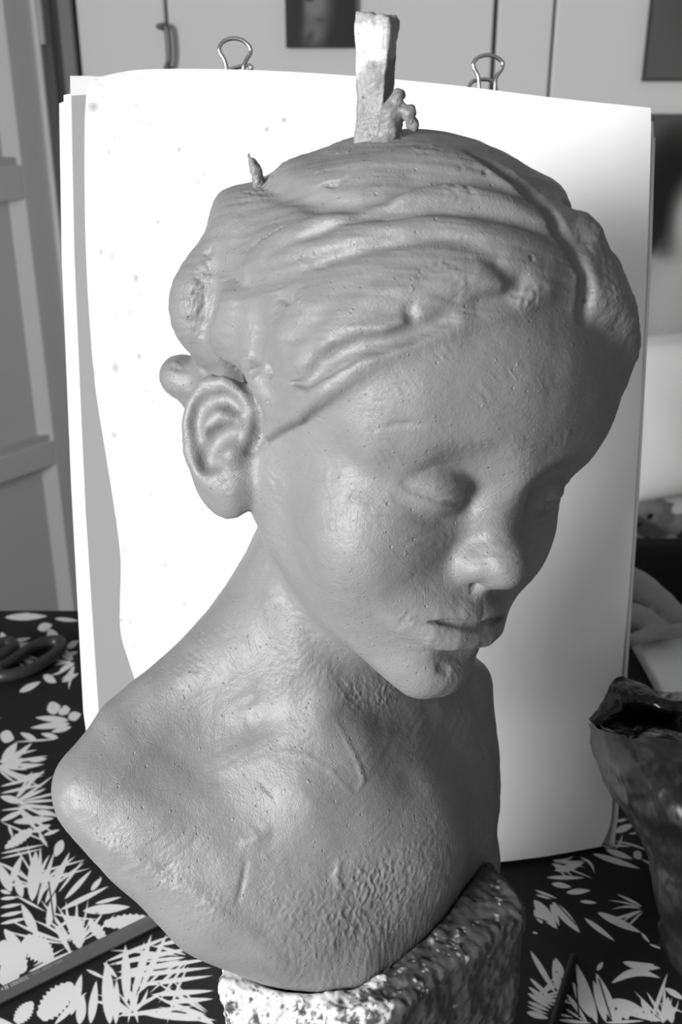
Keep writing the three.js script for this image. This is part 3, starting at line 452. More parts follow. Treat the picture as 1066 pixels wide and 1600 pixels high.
// relief on the clay: soft ridges (height > 0) and grooves (height < 0) along lines of points [x, y, z, height], w wide
const FORMS = RELIEF.flatMap((r) => (r.both ? [r, { w: r.w, p: r.p.map((p) => [-p[0], p[1], p[2], p[3]]) }] : [r])).map((r) => {
  const lo = [0, 1, 2].map((k) => Math.min(...r.p.map((p) => p[k])) - 2.6 * r.w), hi = [0, 1, 2].map((k) => Math.max(...r.p.map((p) => p[k])) + 2.6 * r.w);
  return { w: r.w, p: r.p, lo, hi, cut: r.w * r.w * 6.7 };
});
function relief(x, y, z) {
  let sum = 0;
  for (const r of FORMS) {
    const { lo, hi, p } = r;
    if (x < lo[0] || x > hi[0] || y < lo[1] || y > hi[1] || z < lo[2] || z > hi[2]) continue;
    let best = 1e9, h = 0;
    if (p.length === 1) { best = (x - p[0][0]) ** 2 + (y - p[0][1]) ** 2 + (z - p[0][2]) ** 2; h = p[0][3]; }
    for (let i = 0; i + 1 < p.length; i++) {
      const a = p[i], b = p[i + 1], dx = b[0] - a[0], dy = b[1] - a[1], dz = b[2] - a[2], ex = x - a[0], ey = y - a[1], ez = z - a[2];
      let t = (ex * dx + ey * dy + ez * dz) / (dx * dx + dy * dy + dz * dz); t = t < 0 ? 0 : t > 1 ? 1 : t;
      const q = (ex - dx * t) ** 2 + (ey - dy * t) ** 2 + (ez - dz * t) ** 2;
      if (q < best) { best = q; h = a[3] + (b[3] - a[3]) * t; }
    }
    if (best < r.cut) sum += h * Math.exp(-best / (r.w * r.w));
  }
  return sum;
}
const NECK = [[-6, -18, 0, 40], [-16, -60, 8, 37], [-22, -95, 12, 38]];
const tri = (x, y, z, A, B, C) => {
  const bax = B[0] - A[0], bay = B[1] - A[1], baz = B[2] - A[2], cbx = C[0] - B[0], cby = C[1] - B[1], cbz = C[2] - B[2], acx = A[0] - C[0], acy = A[1] - C[1], acz = A[2] - C[2];
  const pax = x - A[0], pay = y - A[1], paz = z - A[2], pbx = x - B[0], pby = y - B[1], pbz = z - B[2], pcx = x - C[0], pcy = y - C[1], pcz = z - C[2];
  const nx = bay * acz - baz * acy, ny = baz * acx - bax * acz, nz = bax * acy - bay * acx;
  const side = (ex, ey, ez, px, py, pz) => (ey * nz - ez * ny) * px + (ez * nx - ex * nz) * py + (ex * ny - ey * nx) * pz;
  const s = Math.sign(side(bax, bay, baz, pax, pay, paz)) + Math.sign(side(cbx, cby, cbz, pbx, pby, pbz)) + Math.sign(side(acx, acy, acz, pcx, pcy, pcz));
  if (s < 2) {
    const e = (ex, ey, ez, px, py, pz) => { let t = (ex * px + ey * py + ez * pz) / (ex * ex + ey * ey + ez * ez); t = t < 0 ? 0 : t > 1 ? 1 : t; return (ex * t - px) ** 2 + (ey * t - py) ** 2 + (ez * t - pz) ** 2; };
    return Math.sqrt(Math.min(e(bax, bay, baz, pax, pay, paz), e(cbx, cby, cbz, pbx, pby, pbz), e(acx, acy, acz, pcx, pcy, pcz)));
  }
  return Math.abs(nx * pax + ny * pay + nz * paz) / Math.sqrt(nx * nx + ny * ny + nz * nz);
};
const TA = [-114, -133, 35], TB = [37, -120, -20], TD = [38, -206, -2], TC = [-15, -199, 55], TE = [-66, -173, 54];
function torso(x, y, z) {
  // B frame: mm, room axes
  let d = cap(x, y, z, -8, -20, -10, -26, -100, 2, 38, 36);
  let t = smin(smin(tri(x, y, z, TA, TB, TD), tri(x, y, z, TA, TD, TE), 12), tri(x, y, z, TE, TD, TC), 12) - 17.5;
  t = smin(t, cap(x, y, z, -88, -148, 38, -42, -176, 52, 24, 22), 24);
  t = smin(t, ell(x, y, z, -22, -158, 33, 60, 54, 36), 30);
  t = smin(t, ell(x, y, z, 8, -160, 2, 45, 60, 29), 20);
  t = smin(t, cap(x, y, z, -40, -80, -6, -100, -117, 18, 23, 19), 16);
  return smin(d, t, 34);
}
function field(x, y, z, out) {
  const [hx, hy, hz] = toHead(x, y, z);
  let d = torso(x, y, z);
  if (Math.sqrt(hx * hx + (hy - 45) ** 2 + hz * hz) < 190) {
    const f = face(hx, hy, hz), h = hairF(hx, hy, hz, f), skin = smin(f, ear(hx, hy, hz), 4);
    if (out) out[0] = h - skin;
    d = smin(smin(skin, h, 4) * HS, d, 14);
  } else if (out) out[0] = 9;
  return Math.abs(d) < 25 ? d - relief(hx, hy, hz) * HS : d;
}
// surface nets over a box, skipping the blocks that the surface cannot cross
function surfaceNets(F, lo, hi, s) {
  const n = [0, 1, 2].map((k) => Math.ceil((hi[k] - lo[k]) / s / 8) * 8 + 1), [nx, ny, nz] = n;
  const V = new Float32Array(nx * ny * nz), at = (i, j, k) => i + nx * (j + ny * k);
  const live = new Uint8Array(V.length);
  for (let K = 0; K < nz - 1; K += 8) for (let J = 0; J < ny - 1; J += 8) for (let I = 0; I < nx - 1; I += 8) {
    const c = F(lo[0] + (I + 4) * s, lo[1] + (J + 4) * s, lo[2] + (K + 4) * s);
    const skip = Math.abs(c) > 4 * s * 1.74 * 1.25 + 3;
    for (let k = K; k <= K + 8; k++) for (let j = J; j <= J + 8; j++) for (let i = I; i <= I + 8; i++) {
      const q = at(i, j, k);
      if (skip) { if (!live[q]) V[q] = c; } else if (live[q] !== 1) { V[q] = F(lo[0] + i * s, lo[1] + j * s, lo[2] + k * s); live[q] = 1; }
    }
  }
  const id = new Int32Array(V.length).fill(-1), P = [], T = [];
  const E = [[0, 1], [0, 2], [0, 4], [1, 3], [1, 5], [2, 3], [2, 6], [3, 7], [4, 5], [4, 6], [5, 7], [6, 7]];
  const v = new Float32Array(8);
  for (let k = 0; k < nz - 1; k++) for (let j = 0; j < ny - 1; j++) for (let i = 0; i < nx - 1; i++) {
    let m = 0;
    for (let c = 0; c < 8; c++) { v[c] = V[at(i + (c & 1), j + (c >> 1 & 1), k + (c >> 2))]; if (v[c] < 0) m++; }
    if (!m || m === 8) continue;
    let x = 0, y = 0, z = 0, w = 0;
    for (const [a, b] of E) if ((v[a] < 0) !== (v[b] < 0)) { const t = v[a] / (v[a] - v[b]); x += (a & 1) + ((b & 1) - (a & 1)) * t; y += (a >> 1 & 1) + ((b >> 1 & 1) - (a >> 1 & 1)) * t; z += (a >> 2) + ((b >> 2) - (a >> 2)) * t; w++; }
    id[at(i, j, k)] = P.length / 3;
    P.push(lo[0] + (i + x / w) * s, lo[1] + (j + y / w) * s, lo[2] + (k + z / w) * s);
  }
  const st = [1, nx, nx * ny];
  for (let k = 1; k < nz - 1; k++) for (let j = 1; j < ny - 1; j++) for (let i = 1; i < nx - 1; i++) {
    const q = at(i, j, k), inside = V[q] < 0;
    for (let a = 0; a < 3; a++) {
      if (inside === V[q + st[a]] < 0) continue;
      const b = st[(a + 1) % 3], c = st[(a + 2) % 3];
      const A = id[q - b - c], B = id[q - c], C = id[q], D = id[q - b];
      if (A < 0 || B < 0 || C < 0 || D < 0) continue;
      if (inside) T.push(A, B, C, A, C, D); else T.push(A, C, B, A, D, C);
    }
  }
  return { P: Float64Array.from(P), T: Uint32Array.from(T) };
}
// smooth noise in space, about -1 to 1
const PERM = (() => { const p = Array.from({ length: 256 }, (_, i) => i); let s = 12345; for (let i = 255; i > 0; i--) { s = (s * 1103515245 + 12345) % 2147483648; const j = s % (i + 1); [p[i], p[j]] = [p[j], p[i]]; } return Uint8Array.from([...p, ...p]); })();
const GX = Float64Array.from({ length: 256 }, (_, i) => Math.cos(i * 2.4) * Math.sqrt(1 - (i / 128 - 1) ** 2)), GY = Float64Array.from({ length: 256 }, (_, i) => Math.sin(i * 2.4) * Math.sqrt(1 - (i / 128 - 1) ** 2)), GZ = Float64Array.from({ length: 256 }, (_, i) => i / 128 - 1);
function noise(x, y, z) {
  const X = Math.floor(x), Y = Math.floor(y), Z = Math.floor(z); x -= X; y -= Y; z -= Z;
  const f = (t) => t * t * t * (t * (t * 6 - 15) + 10), u = f(x), v = f(y), w = f(z);
  const g = (i, j, k) => { const q = PERM[PERM[PERM[(X + i) & 255] + ((Y + j) & 255)] + ((Z + k) & 255)]; return GX[q] * (x - i) + GY[q] * (y - j) + GZ[q] * (z - k); };
  const l = (a, b, t) => a + (b - a) * t;
  return 1.5 * l(l(l(g(0, 0, 0), g(1, 0, 0), u), l(g(0, 1, 0), g(1, 1, 0), u), v), l(l(g(0, 0, 1), g(1, 0, 1), u), l(g(0, 1, 1), g(1, 1, 1), u), v), w);
}
const step = (a, b, t) => { t = (t - a) / (b - a); t = t < 0 ? 0 : t > 1 ? 1 : t; return t * t * (3 - 2 * t); };
function vertexNormals(P, T) {
  const n = new Float64Array(P.length);
  for (let i = 0; i < T.length; i += 3) {
    const a = T[i] * 3, b = T[i + 1] * 3, c = T[i + 2] * 3, ux = P[b] - P[a], uy = P[b + 1] - P[a + 1], uz = P[b + 2] - P[a + 2], vx = P[c] - P[a], vy = P[c + 1] - P[a + 1], vz = P[c + 2] - P[a + 2];
    const x = uy * vz - uz * vy, y = uz * vx - ux * vz, z = ux * vy - uy * vx;
    for (const q of [a, b, c]) { n[q] += x; n[q + 1] += y; n[q + 2] += z; }
  }
  for (let i = 0; i < n.length; i += 3) { const l = Math.hypot(n[i], n[i + 1], n[i + 2]) || 1; n[i] /= l; n[i + 1] /= l; n[i + 2] /= l; }
  return n;
}
function halve({ P, T }) {
  const N = P.length / 3, mid = new Map(), Q = Array.from(P), U = new Uint32Array(T.length * 4);
  const m = (a, b) => { const k = a < b ? a * N + b : b * N + a; let v = mid.get(k); if (v === undefined) { v = Q.length / 3; Q.push((P[3 * a] + P[3 * b]) / 2, (P[3 * a + 1] + P[3 * b + 1]) / 2, (P[3 * a + 2] + P[3 * b + 2]) / 2); mid.set(k, v); } return v; };
  for (let i = 0, o = 0; i < T.length; i += 3) { const a = T[i], b = T[i + 1], c = T[i + 2], ab = m(a, b), bc = m(b, c), ca = m(c, a); for (const v of [a, ab, ca, ab, b, bc, ca, bc, c, ab, bc, ca]) U[o++] = v; }
  return { P: Float64Array.from(Q), T: U };
}
function settle(F, P, most = 0.8) {
  const e = 0.35;
  for (let i = 0; i < P.length; i += 3) {
    const x = P[i], y = P[i + 1], z = P[i + 2], d = F(x, y, z), gx = (F(x + e, y, z) - d) / e, gy = (F(x, y + e, z) - d) / e, gz = (F(x, y, z + e) - d) / e, g = gx * gx + gy * gy + gz * gz;
    if (g < 0.04) continue;
    let s = d / g; s = s > most ? most : s < -most ? -most : s;
    P[i] -= s * gx; P[i + 1] -= s * gy; P[i + 2] -= s * gz;
  }
}
// pits, crumbs: cells of size s, a share of them holding a spot of about radius r; returns 0 to 1
function spots(x, y, z, s, share, r) {
  const X = Math.floor(x / s), Y = Math.floor(y / s), Z = Math.floor(z / s); let best = 0;
  for (let i = -1; i < 2; i++) for (let j = -1; j < 2; j++) for (let k = -1; k < 2; k++) {
    const q = PERM[PERM[PERM[(X + i) & 255] + ((Y + j) & 255)] + ((Z + k) & 255)];
    if (q > share * 255) continue;
    const q2 = PERM[q + 7], q3 = PERM[q2 + 3], q4 = PERM[q3 + 11];
    const cx = (X + i + q2 / 255) * s, cy = (Y + j + q3 / 255) * s, cz = (Z + k + q4 / 255) * s, R = r * (0.5 + q4 / 255);
    const d = Math.sqrt((x - cx) ** 2 + (y - cy) ** 2 + (z - cz) ** 2) / R;
    if (d < 1) best = Math.max(best, 1 - d * d);
  }
  return best;
}
// places where the clay is crumbly or wrinkled: x, y, z, reach, strength (mm)
const ROUGH = [[-4, -150, 67, 11, 0.75], [17, -147, 59, 14, 0.4], [2, -92, 31, 6, 0.9], [-9, -87, 36, 6, 0.7], [7, -33.5, 71, 4, 0.7], [19, -42.5, 71, 7, 0.35], [62, 12, 44, 11, 0.45], [50, 88, 18, 9, 0.8], [58, 80, 26, 8, 0.9], [36, 97, 10, 8, 0.7], [23, -62, 65, 10, 0.22], [-29, -73, 38, 15, 0.4], [-83, -148, 70, 8, 0.6], [-65, -156, 77, 7, 0.6], [-103, -137, 62, 7, 0.4],
  [-38, -157, 75, 14, 0.4], [-19, -165, 75, 16, 0.5], [1, -165, 67, 18, 0.5], [8, 66, 32, 11, 0.55], [-27, 81, 26, 10, 0.7], [-46, 99, -3, 8, 1.1], [-68, 59, 4, 9, 0.9], [38, 68, 32, 9, 0.5], [51, 20, 51, 10, 0.35], [70, 68, 34, 12, 0.6]];
// the touch of the hand and the tool on the clay, mm out of the surface
function touch(x, y, z, isHair) {
  const [hx, hy, hz] = toHead(x, y, z);
  let a = 0.38 * noise(x / 12, y / 12, z / 12) + 0.06 * noise(x / 3.6, y / 3.6, z / 3.6);
  const rough = step(-0.1, 0.5, noise(x / 14 + 7, y / 14, z / 14));
  if (isHair) {
    const across = hy * 0.9 - hz * 0.35 - Math.abs(hx) * 0.15, along = hz * 0.8 + hy * 0.3;
    a += 0.3 * noise(across / 3.4, along / 22, 3) + 0.22 * rough * noise(across / 1.4, along / 9, 9);
    a -= 0.9 * rough * spots(x, y, z, 4.5, 0.06, 1.1);
    const crumb = Math.max(step(0.25, 0.6, noise(x / 12, y / 12, z / 12 + 30)), step(8, 20, hx) * step(50, 65, hz) * 0.5);
    a += 0.5 * crumb * (noise(x / 1.7, y / 1.7, z / 1.7) + 0.7 * noise(x / 4, y / 4, z / 4));
    a += 0.4 * rough * spots(x + 31, y, z, 4, 0.04, 1.0);
  } else if (y > -88) {
    const s1 = step(0.05, 0.4, noise(x / 11, y / 11 + 50, z / 11)), s2 = step(0.05, 0.4, noise(x / 13 + 20, y / 13, z / 13));
    a += 0.22 * s1 * noise((hx + hy) / 1.5, (hx - hy) / 12, hz / 4) + 0.22 * s2 * noise((hx * 0.4 - hy) / 1.5, (hx + hy * 0.4) / 12, hz / 6);
    a -= 0.4 * spots(x, y, z, 6, 0.025, 0.7);
    a += 0.3 * spots(x + 40, y, z, 6, 0.03, 0.7);
  } else {
    const low = step(-140, -175, y), right = step(-60, -20, x);
    a += 0.22 * low * right * noise(x / 1.1, y / 8, z / 1.1) + 0.25 * low * right * rough * noise(x / 2, y / 3.2, z / 2);
    const sx = (x + 60) * 0.8 + y * 0.55, sy = y * 0.8 - x * 0.5; a += (1 - low) * (0.16 * rough * noise(sx / 24, sy / 1.5 + 2 * noise(sx / 30, sy / 30, 2), z / 30) + 0.22 * step(0.1, 0.5, noise(x / 17, y / 17 + 9, z / 17)) * noise(sx / 16, sy / 2.6, 4));
    a -= 0.4 * spots(x, y, z, 7, 0.012, 0.8);
    a += 0.35 * low * right * spots(x + 40, y, z, 5, 0.1, 0.8);
    a += 0.4 * step(0.2, 0.6, noise(x / 20, y / 20 + 5, z / 20)) * noise(x / 5, y / 5, z / 5);
  }
  for (const r of ROUGH) {
    const q = ((x - r[0]) ** 2 + (y - r[1]) ** 2 + (z - r[2]) ** 2) / (r[3] * r[3]);
    if (q < 3) a += r[4] * 0.5 * Math.exp(-q) * (1.2 * noise(x / 1.15, y / 2.2, z / 1.15) + 0.5 * (1 - 2 * Math.abs(noise(x / 2.4, y / 5, z / 2.4))) - 0.25);
  }
  return a;
}
function finishBust(m, level = 1) {
  for (let i = 0; i < level; i++) { m = halve(m); settle(field, m.P); }
  const { P, T } = m, N = P.length / 3, n = vertexNormals(P, T), hairy = new Uint8Array(N), tone = new Float32Array(N), out = [0];
  for (let i = 0; i < N; i++) {
    const x = P[3 * i], y = P[3 * i + 1], z = P[3 * i + 2];
    field(x, y, z, out); hairy[i] = out[0] < 0 ? 1 : 0;
    const a = touch(x, y, z, hairy[i]);
    P[3 * i] += n[3 * i] * a; P[3 * i + 1] += n[3 * i + 1] * a; P[3 * i + 2] += n[3 * i + 2] * a;
    tone[i] = 1 + 0.07 * noise(x / 24, y / 24, z / 24 + 3) + 0.05 * noise(x / 6, y / 6, z / 6 + 9);
  }
  return { P, T, hairy, tone };
}
// ---------- the clay bust ----------
function geometryFrom(m, keep, tones, scale = 1) {          // picks triangles, gives uv in metres by the face's main direction
  const { P, T } = m, N = m.n ?? (m.n = vertexNormals(P, T)), pos = [], nor = [], uv = [], col = [], idx = [], seen = new Map();
  for (let i = 0; i < T.length; i += 3) {
    if (keep && !keep(T[i], T[i + 1], T[i + 2])) continue;
    const a = T[i], b = T[i + 1], c = T[i + 2], nx = Math.abs(N[3 * a] + N[3 * b] + N[3 * c]), ny = Math.abs(N[3 * a + 1] + N[3 * b + 1] + N[3 * c + 1]), nz = Math.abs(N[3 * a + 2] + N[3 * b + 2] + N[3 * c + 2]);
    const ax = nx > ny && nx > nz ? 0 : ny > nz ? 1 : 2;
    for (const v of [a, b, c]) {
      const key = v * 3 + ax; let k = seen.get(key);
      if (k === undefined) {
        k = pos.length / 3; seen.set(key, k);
        const x = P[3 * v] / 1e3, y = P[3 * v + 1] / 1e3, z = P[3 * v + 2] / 1e3;
        pos.push(x, y, z); nor.push(N[3 * v], N[3 * v + 1], N[3 * v + 2]); uv.push(...(ax === 0 ? [z, y] : ax === 1 ? [x, z] : [x, y]));
        const t = tones ? tones[v] : 1; col.push(t, t, t);
      }
      idx.push(k);
    }
  }
  const g = new THREE.BufferGeometry();
  g.setAttribute('position', new THREE.Float32BufferAttribute(pos, 3)); g.setAttribute('normal', new THREE.Float32BufferAttribute(nor, 3)); g.setAttribute('uv', new THREE.Float32BufferAttribute(uv, 2)); g.setAttribute('color', new THREE.Float32BufferAttribute(col, 3)); g.setIndex(idx);
  return g;
}
// fine marks of brush and thumb: bundles of parallel scratches, a few pits
const clayGrain = grainTile(1024, [[40, 40, 0.10], [130, 130, 0.10], [330, 330, 0.08]], 11, (f, n, r) => {
  const put = (x, y, h) => { const q = ((Math.floor(y) + 4 * n) % n) * n + (Math.floor(x) + 4 * n) % n; f[q] = Math.max(-1, Math.min(1, f[q] + h)); };
  for (let k = 0; k < 150; k++) {
    const cx = r() * n, cy = r() * n, a = r() * 3.14, bend = (r() - 0.5) * 0.02, m = 4 + r() * 10, gap = 4 + r() * 4, str = 0.12 + r() * 0.3;
    for (let i = 0; i < m; i++) { const l = 40 + r() * 120, o = (i - m / 2) * gap; let t = a, x = cx - Math.sin(a) * o + (r() - 0.5) * 30, y = cy + Math.cos(a) * o + (r() - 0.5) * 30; for (let q = 0; q < l; q++) { const h = str * Math.sin(Math.PI * q / l) * 0.5; for (let w = -2; w <= 2; w++) put(x - Math.sin(t) * w, y + Math.cos(t) * w, h * (w < 0 ? -0.5 : 0.45)); x += Math.cos(t); y += Math.sin(t); t += bend; } }
  }
  for (let i = 0; i < 130; i++) { const x = r() * n, y = r() * n, s = 2 + r() * 4.5, h = r() < 0.55 ? -0.9 : 0.7; for (let v = -8; v <= 8; v++) for (let u = -8; u <= 8; u++) { const d = Math.hypot(u, v) / s; if (d < 1) put(x + u, y + v, h * (1 - d * d)); } }
});
clayGrain.repeat.set(1 / 0.085, 1 / 0.085);
const clay = (v) => grey(v, { vertexColors: true, roughness: 0.48, bumpMap: clayGrain, bumpScale: 0.0006 });
const BUST = V(EYE[0] + HEAD_AT[0], EYE[1] + HEAD_AT[1], EYE[2] + HEAD_AT[2]);
const CLAY_GREY = 119, PEG = [-4.6, 113, 2], WISP_Z = -8;
{
  const m = finishBust(surfaceNets(field, [-145, -232, -120], [100, 130, 112], 1.4), 1);
  const bust = thing('clay_bust', 'grey clay bust of a young woman with lowered eyes and swept-back wavy hair', 'sculpture', [BUST.x, BUST.y, BUST.z]);
  const mat = clay(CLAY_GREY), isHair = (a, b, c) => m.hairy[a] + m.hairy[b] + m.hairy[c] > 1;
  part('head_and_shoulders', geometryFrom(m, (a, b, c) => !isHair(a, b, c), m.tone), mat, bust);
  part('hair', geometryFrom(m, isHair, m.tone), mat, bust, 'wavy hair parted at the side and swept back');
  // the wooden peg of the armature that sticks out of the crown, half smeared with clay
  const ang = -0.42, ca = Math.cos(ang), sa = Math.sin(ang);
  const pegLocal = (x, y, z) => { x -= PEG[0] + (y - PEG[1]) * 0.03; z -= PEG[2]; return [x * ca - z * sa, y - PEG[1], x * sa + z * ca]; };
  const pegF = (x, y, z) => {
    const [u, v, w] = pegLocal(x, y, z), n = 0.7 * noise(u / 6, v / 7, w / 6) + 0.5 * step(3, 5, u) * noise(u / 1.6, v / 12, w / 1.6) + 0.25 * noise(u / 2, v / 2, w / 2);
    const qx = Math.abs(u) - 5.0 + 0.6 * Math.sin(v / 9), qy = Math.abs(v - 15) - 27 - 1.2 * noise(u / 3, 1, w / 3) + 0.16 * (u + 4), qz = Math.abs(w) - 3.6;
    const o = Math.hypot(Math.max(qx, 0), Math.max(qy, 0), Math.max(qz, 0)) + Math.min(Math.max(qx, qy, qz), 0);
    return o - 0.7 + n;
  };
  const smearF = (x, y, z) => {
    const [u, v, w] = pegLocal(x, y, z);
    let d = cap(u, v, w, 7, -3, 3, 8, 12, 3, 4.6, 4);
    d = smin(d, sph(u, v, w, 14, 12, 3, 2.6), 2); d = smin(d, sph(u, v, w, 10, 17, 3, 2.4), 2); d = smin(d, sph(u, v, w, 15.5, 8, 2, 2), 2);
    d = smin(d, ell(u, v, w, 2, -3, 3, 15, 4.5, 13), 6);
    d = smin(d, ell(u, v, w, -14, -5, 3, 5, 2.5, 3), 2); d = smin(d, sph(u, v, w, -20, -8, 4, 2), 2);
    return d + 0.7 * noise(u / 2.5, v / 2.5, w / 2.5) + 0.3 * noise(u, v, w);
  };
  const build = (F, lo, hi, s) => { const q = surfaceNets(F, lo, hi, s); settle(F, q.P, 0.5); return q; };
  const peg = build(pegF, [PEG[0] - 16, PEG[1] - 16, PEG[2] - 14], [PEG[0] + 18, PEG[1] + 56, PEG[2] + 16], 0.6);
  const tones = new Float32Array(peg.P.length / 3);
  for (let i = 0; i < tones.length; i++) { const [u, v, w] = pegLocal(peg.P[3 * i], peg.P[3 * i + 1], peg.P[3 * i + 2]); const high = step(-1, 1, v - 27 - 0.5 * u + 3 * noise(u / 4, v / 5, w / 4)), bare = high * (u < 4 ? 1 : 0.5), dark = Math.max(step(0.2, 0.5, noise(u / 1.4, v / 9, w / 1.4)) * (u < 4 ? 0.1 : 0.8), step(37.5, 40, v + 2.5 * noise(u / 1.5, 4, w / 1.5)) * 0.75); tones[i] = (1 + bare * 1.6) * (1 - 0.6 * bare * dark) * (1 + 0.08 * noise(u / 3, v / 3, w / 3)); }
  part('armature_peg', geometryFrom(peg, null, tones), clay(CLAY_GREY), bust, 'wooden peg standing out of the crown, smeared with clay');
  const smear = build(smearF, [PEG[0] - 26, PEG[1] - 16, PEG[2] - 18], [PEG[0] + 24, PEG[1] + 26, PEG[2] + 20], 0.7);
  part('clay_smear', geometryFrom(smear, null, null), clay(CLAY_GREY), bust, 'rough clay pressed around the peg');
  // a torn wisp of clay on the hair
  const W = [[404, 286, 2.2], [400, 266, 2], [396, 256, 1.6], [391, 249, 1], [388, 241, 0.4]].map(([x, y, r]) => { const p = onZ(x, y, BUST.z + WISP_Z / 1e3); return [(p.x - BUST.x) * 1e3, (p.y - BUST.y) * 1e3, WISP_Z, r]; });
  const wispF = (x, y, z) => chain(x, y, z, W) + 0.5 * noise(x / 1.5, y / 1.5, z / 1.5);
  const wl = W.map((w) => w[0]), wh = W.map((w) => w[1]);
  part('clay_wisp', geometryFrom(build(wispF, [Math.min(...wl) - 4, Math.min(...wh) - 4, WISP_Z - 5], [Math.max(...wl) + 4, Math.max(...wh) + 4, WISP_Z + 5], 0.5), null, null), clay(CLAY_GREY), bust, 'thin torn wisp of clay');
}
// ---------- the block it stands on ----------
{
  const foot = -(BUST.y - TABLE_Y) * 1e3, C = [[-66, 69], [1, 92], [64, 50], [40, -14], [-58, -6]];
  const side = (x, z) => { let d = -1e9; for (let i = 0; i < C.length; i++) { const [ax, az] = C[i], [bx, bz] = C[(i + 1) % C.length], l = Math.hypot(bx - ax, bz - az); d = smax(d, ((bx - ax) * (z - az) - (bz - az) * (x - ax)) / l * 1, 8); } return d; };
  const blockF = (x, y, z) => {
    const top = -193 + 0.17 * (x - 10) - 0.05 * (z - 60);
    let d = smax(side(x, z), smax(y - top, foot + 0.6 - y, 2), 4);
    const n = 1.6 * noise(x / 9, y / 14, z / 9) + 0.9 * noise(x / 3.2, y / 5, z / 3.2) + 0.5 * noise(x / 1.5, y / 2, z / 1.5);
    d += n * step(0, 6, y - foot);
    return y > -225 ? smax(d, 0.9 - field(x, y, z), 1) : d;
  };
  const q = surfaceNets(blockF, [-84, foot - 6, -32], [84, -170, 110], 1.2); settle(blockF, q.P, 0.6);
  const tones = new Float32Array(q.P.length / 3);
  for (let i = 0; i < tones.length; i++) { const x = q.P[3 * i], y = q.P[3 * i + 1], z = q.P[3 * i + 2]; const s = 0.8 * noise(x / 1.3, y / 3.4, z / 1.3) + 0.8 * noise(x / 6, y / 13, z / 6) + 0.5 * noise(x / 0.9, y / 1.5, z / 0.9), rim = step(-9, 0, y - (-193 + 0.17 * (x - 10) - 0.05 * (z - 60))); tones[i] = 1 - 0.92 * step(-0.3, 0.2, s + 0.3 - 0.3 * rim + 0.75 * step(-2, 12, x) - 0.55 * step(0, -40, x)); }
  const b = part('modelling_block', geometryFrom(q, null, tones), grey(200, { vertexColors: true, roughness: 0.7 }), scene);
  b.position.copy(BUST);
  tag(b, 'rough speckled block with crumbling edges that carries the clay bust', 'block');
}
// ---------- things on the table ----------
{
  // thick graphite pencil at the lower left
  const a = onTable(-150, 1640), b = onTable(262, 1437), r = 0.0042, L = a.distanceTo(b), g0 = [];
  const t = thing('pencil', 'thick dark grey hexagonal pencil with small pale lettering, lying by the bust', 'pencil', [0, 0, 0]);
  const X = b.clone().sub(a).normalize(), Y = V(0, 1, 0), Z = X.clone().cross(Y);
  const print = canvas(2048, 256, (c, W, H) => {
    c.fillStyle = '#5c5c5c'; c.fillRect(0, 0, W, H);
    const rr = seeded(3); for (let i = 0; i < 500; i++) { c.fillStyle = `rgba(${rr() < 0.5 ? 40 : 130},${rr() < 0.5 ? 40 : 120},90,0.12)`; c.fillRect(rr() * W, rr() * H, 10 + rr() * 60, 1 + rr() * 2); }
    c.fillStyle = '#d0d0d0'; c.font = 'bold 34px serif'; c.textBaseline = 'middle';
    const row = (k) => (k + 0.5) * H / 6;
    c.fillText('• H', 700, row(1)); c.font = '32px serif'; c.fillText('UDOVUI,', 768, row(1)); c.fillStyle = '#a4a4a4'; c.font = '26px serif'; c.fillText('VUN · OPUR · CMIU', 935, row(1));
  });
  const P = [], U = [], F = [], nr = 6;
  for (let k = 0; k < nr; k++) for (const [x, u] of [[0, 0], [L, 1]]) for (const e of [0, 1]) { const an = (k + e) / nr * Math.PI * 2 ;  const p = a.clone().addScaledVector(X, x).addScaledVector(Y, r * Math.sin(an) + r * 0.87 + 0.0003).addScaledVector(Z, r * Math.cos(an)); P.push(p.x, p.y, p.z); U.push(u, 1 - (((k + nr - 0) % nr) + (1 - e)) / nr); }
  for (let k = 0; k < nr; k++) { const o = 4 * k; F.push(o, o + 1, o + 2, o + 2, o + 1, o + 3); }
  const g = new THREE.BufferGeometry(); g.setAttribute('position', new THREE.Float32BufferAttribute(P, 3)); g.setAttribute('uv', new THREE.Float32BufferAttribute(U, 2)); g.setIndex(F); g.computeVertexNormals();
  part('body', g, new THREE.MeshStandardMaterial({ map: print, roughness: 0.38, side: THREE.DoubleSide }), t);
  const end = new THREE.CircleGeometry(r, 6); const m = part('end_cap', end, grey(70), t); m.position.copy(b).addScaledVector(Y, r * 0.87 + 0.0003); m.quaternion.setFromUnitVectors(V(0, 0, 1), X);
}
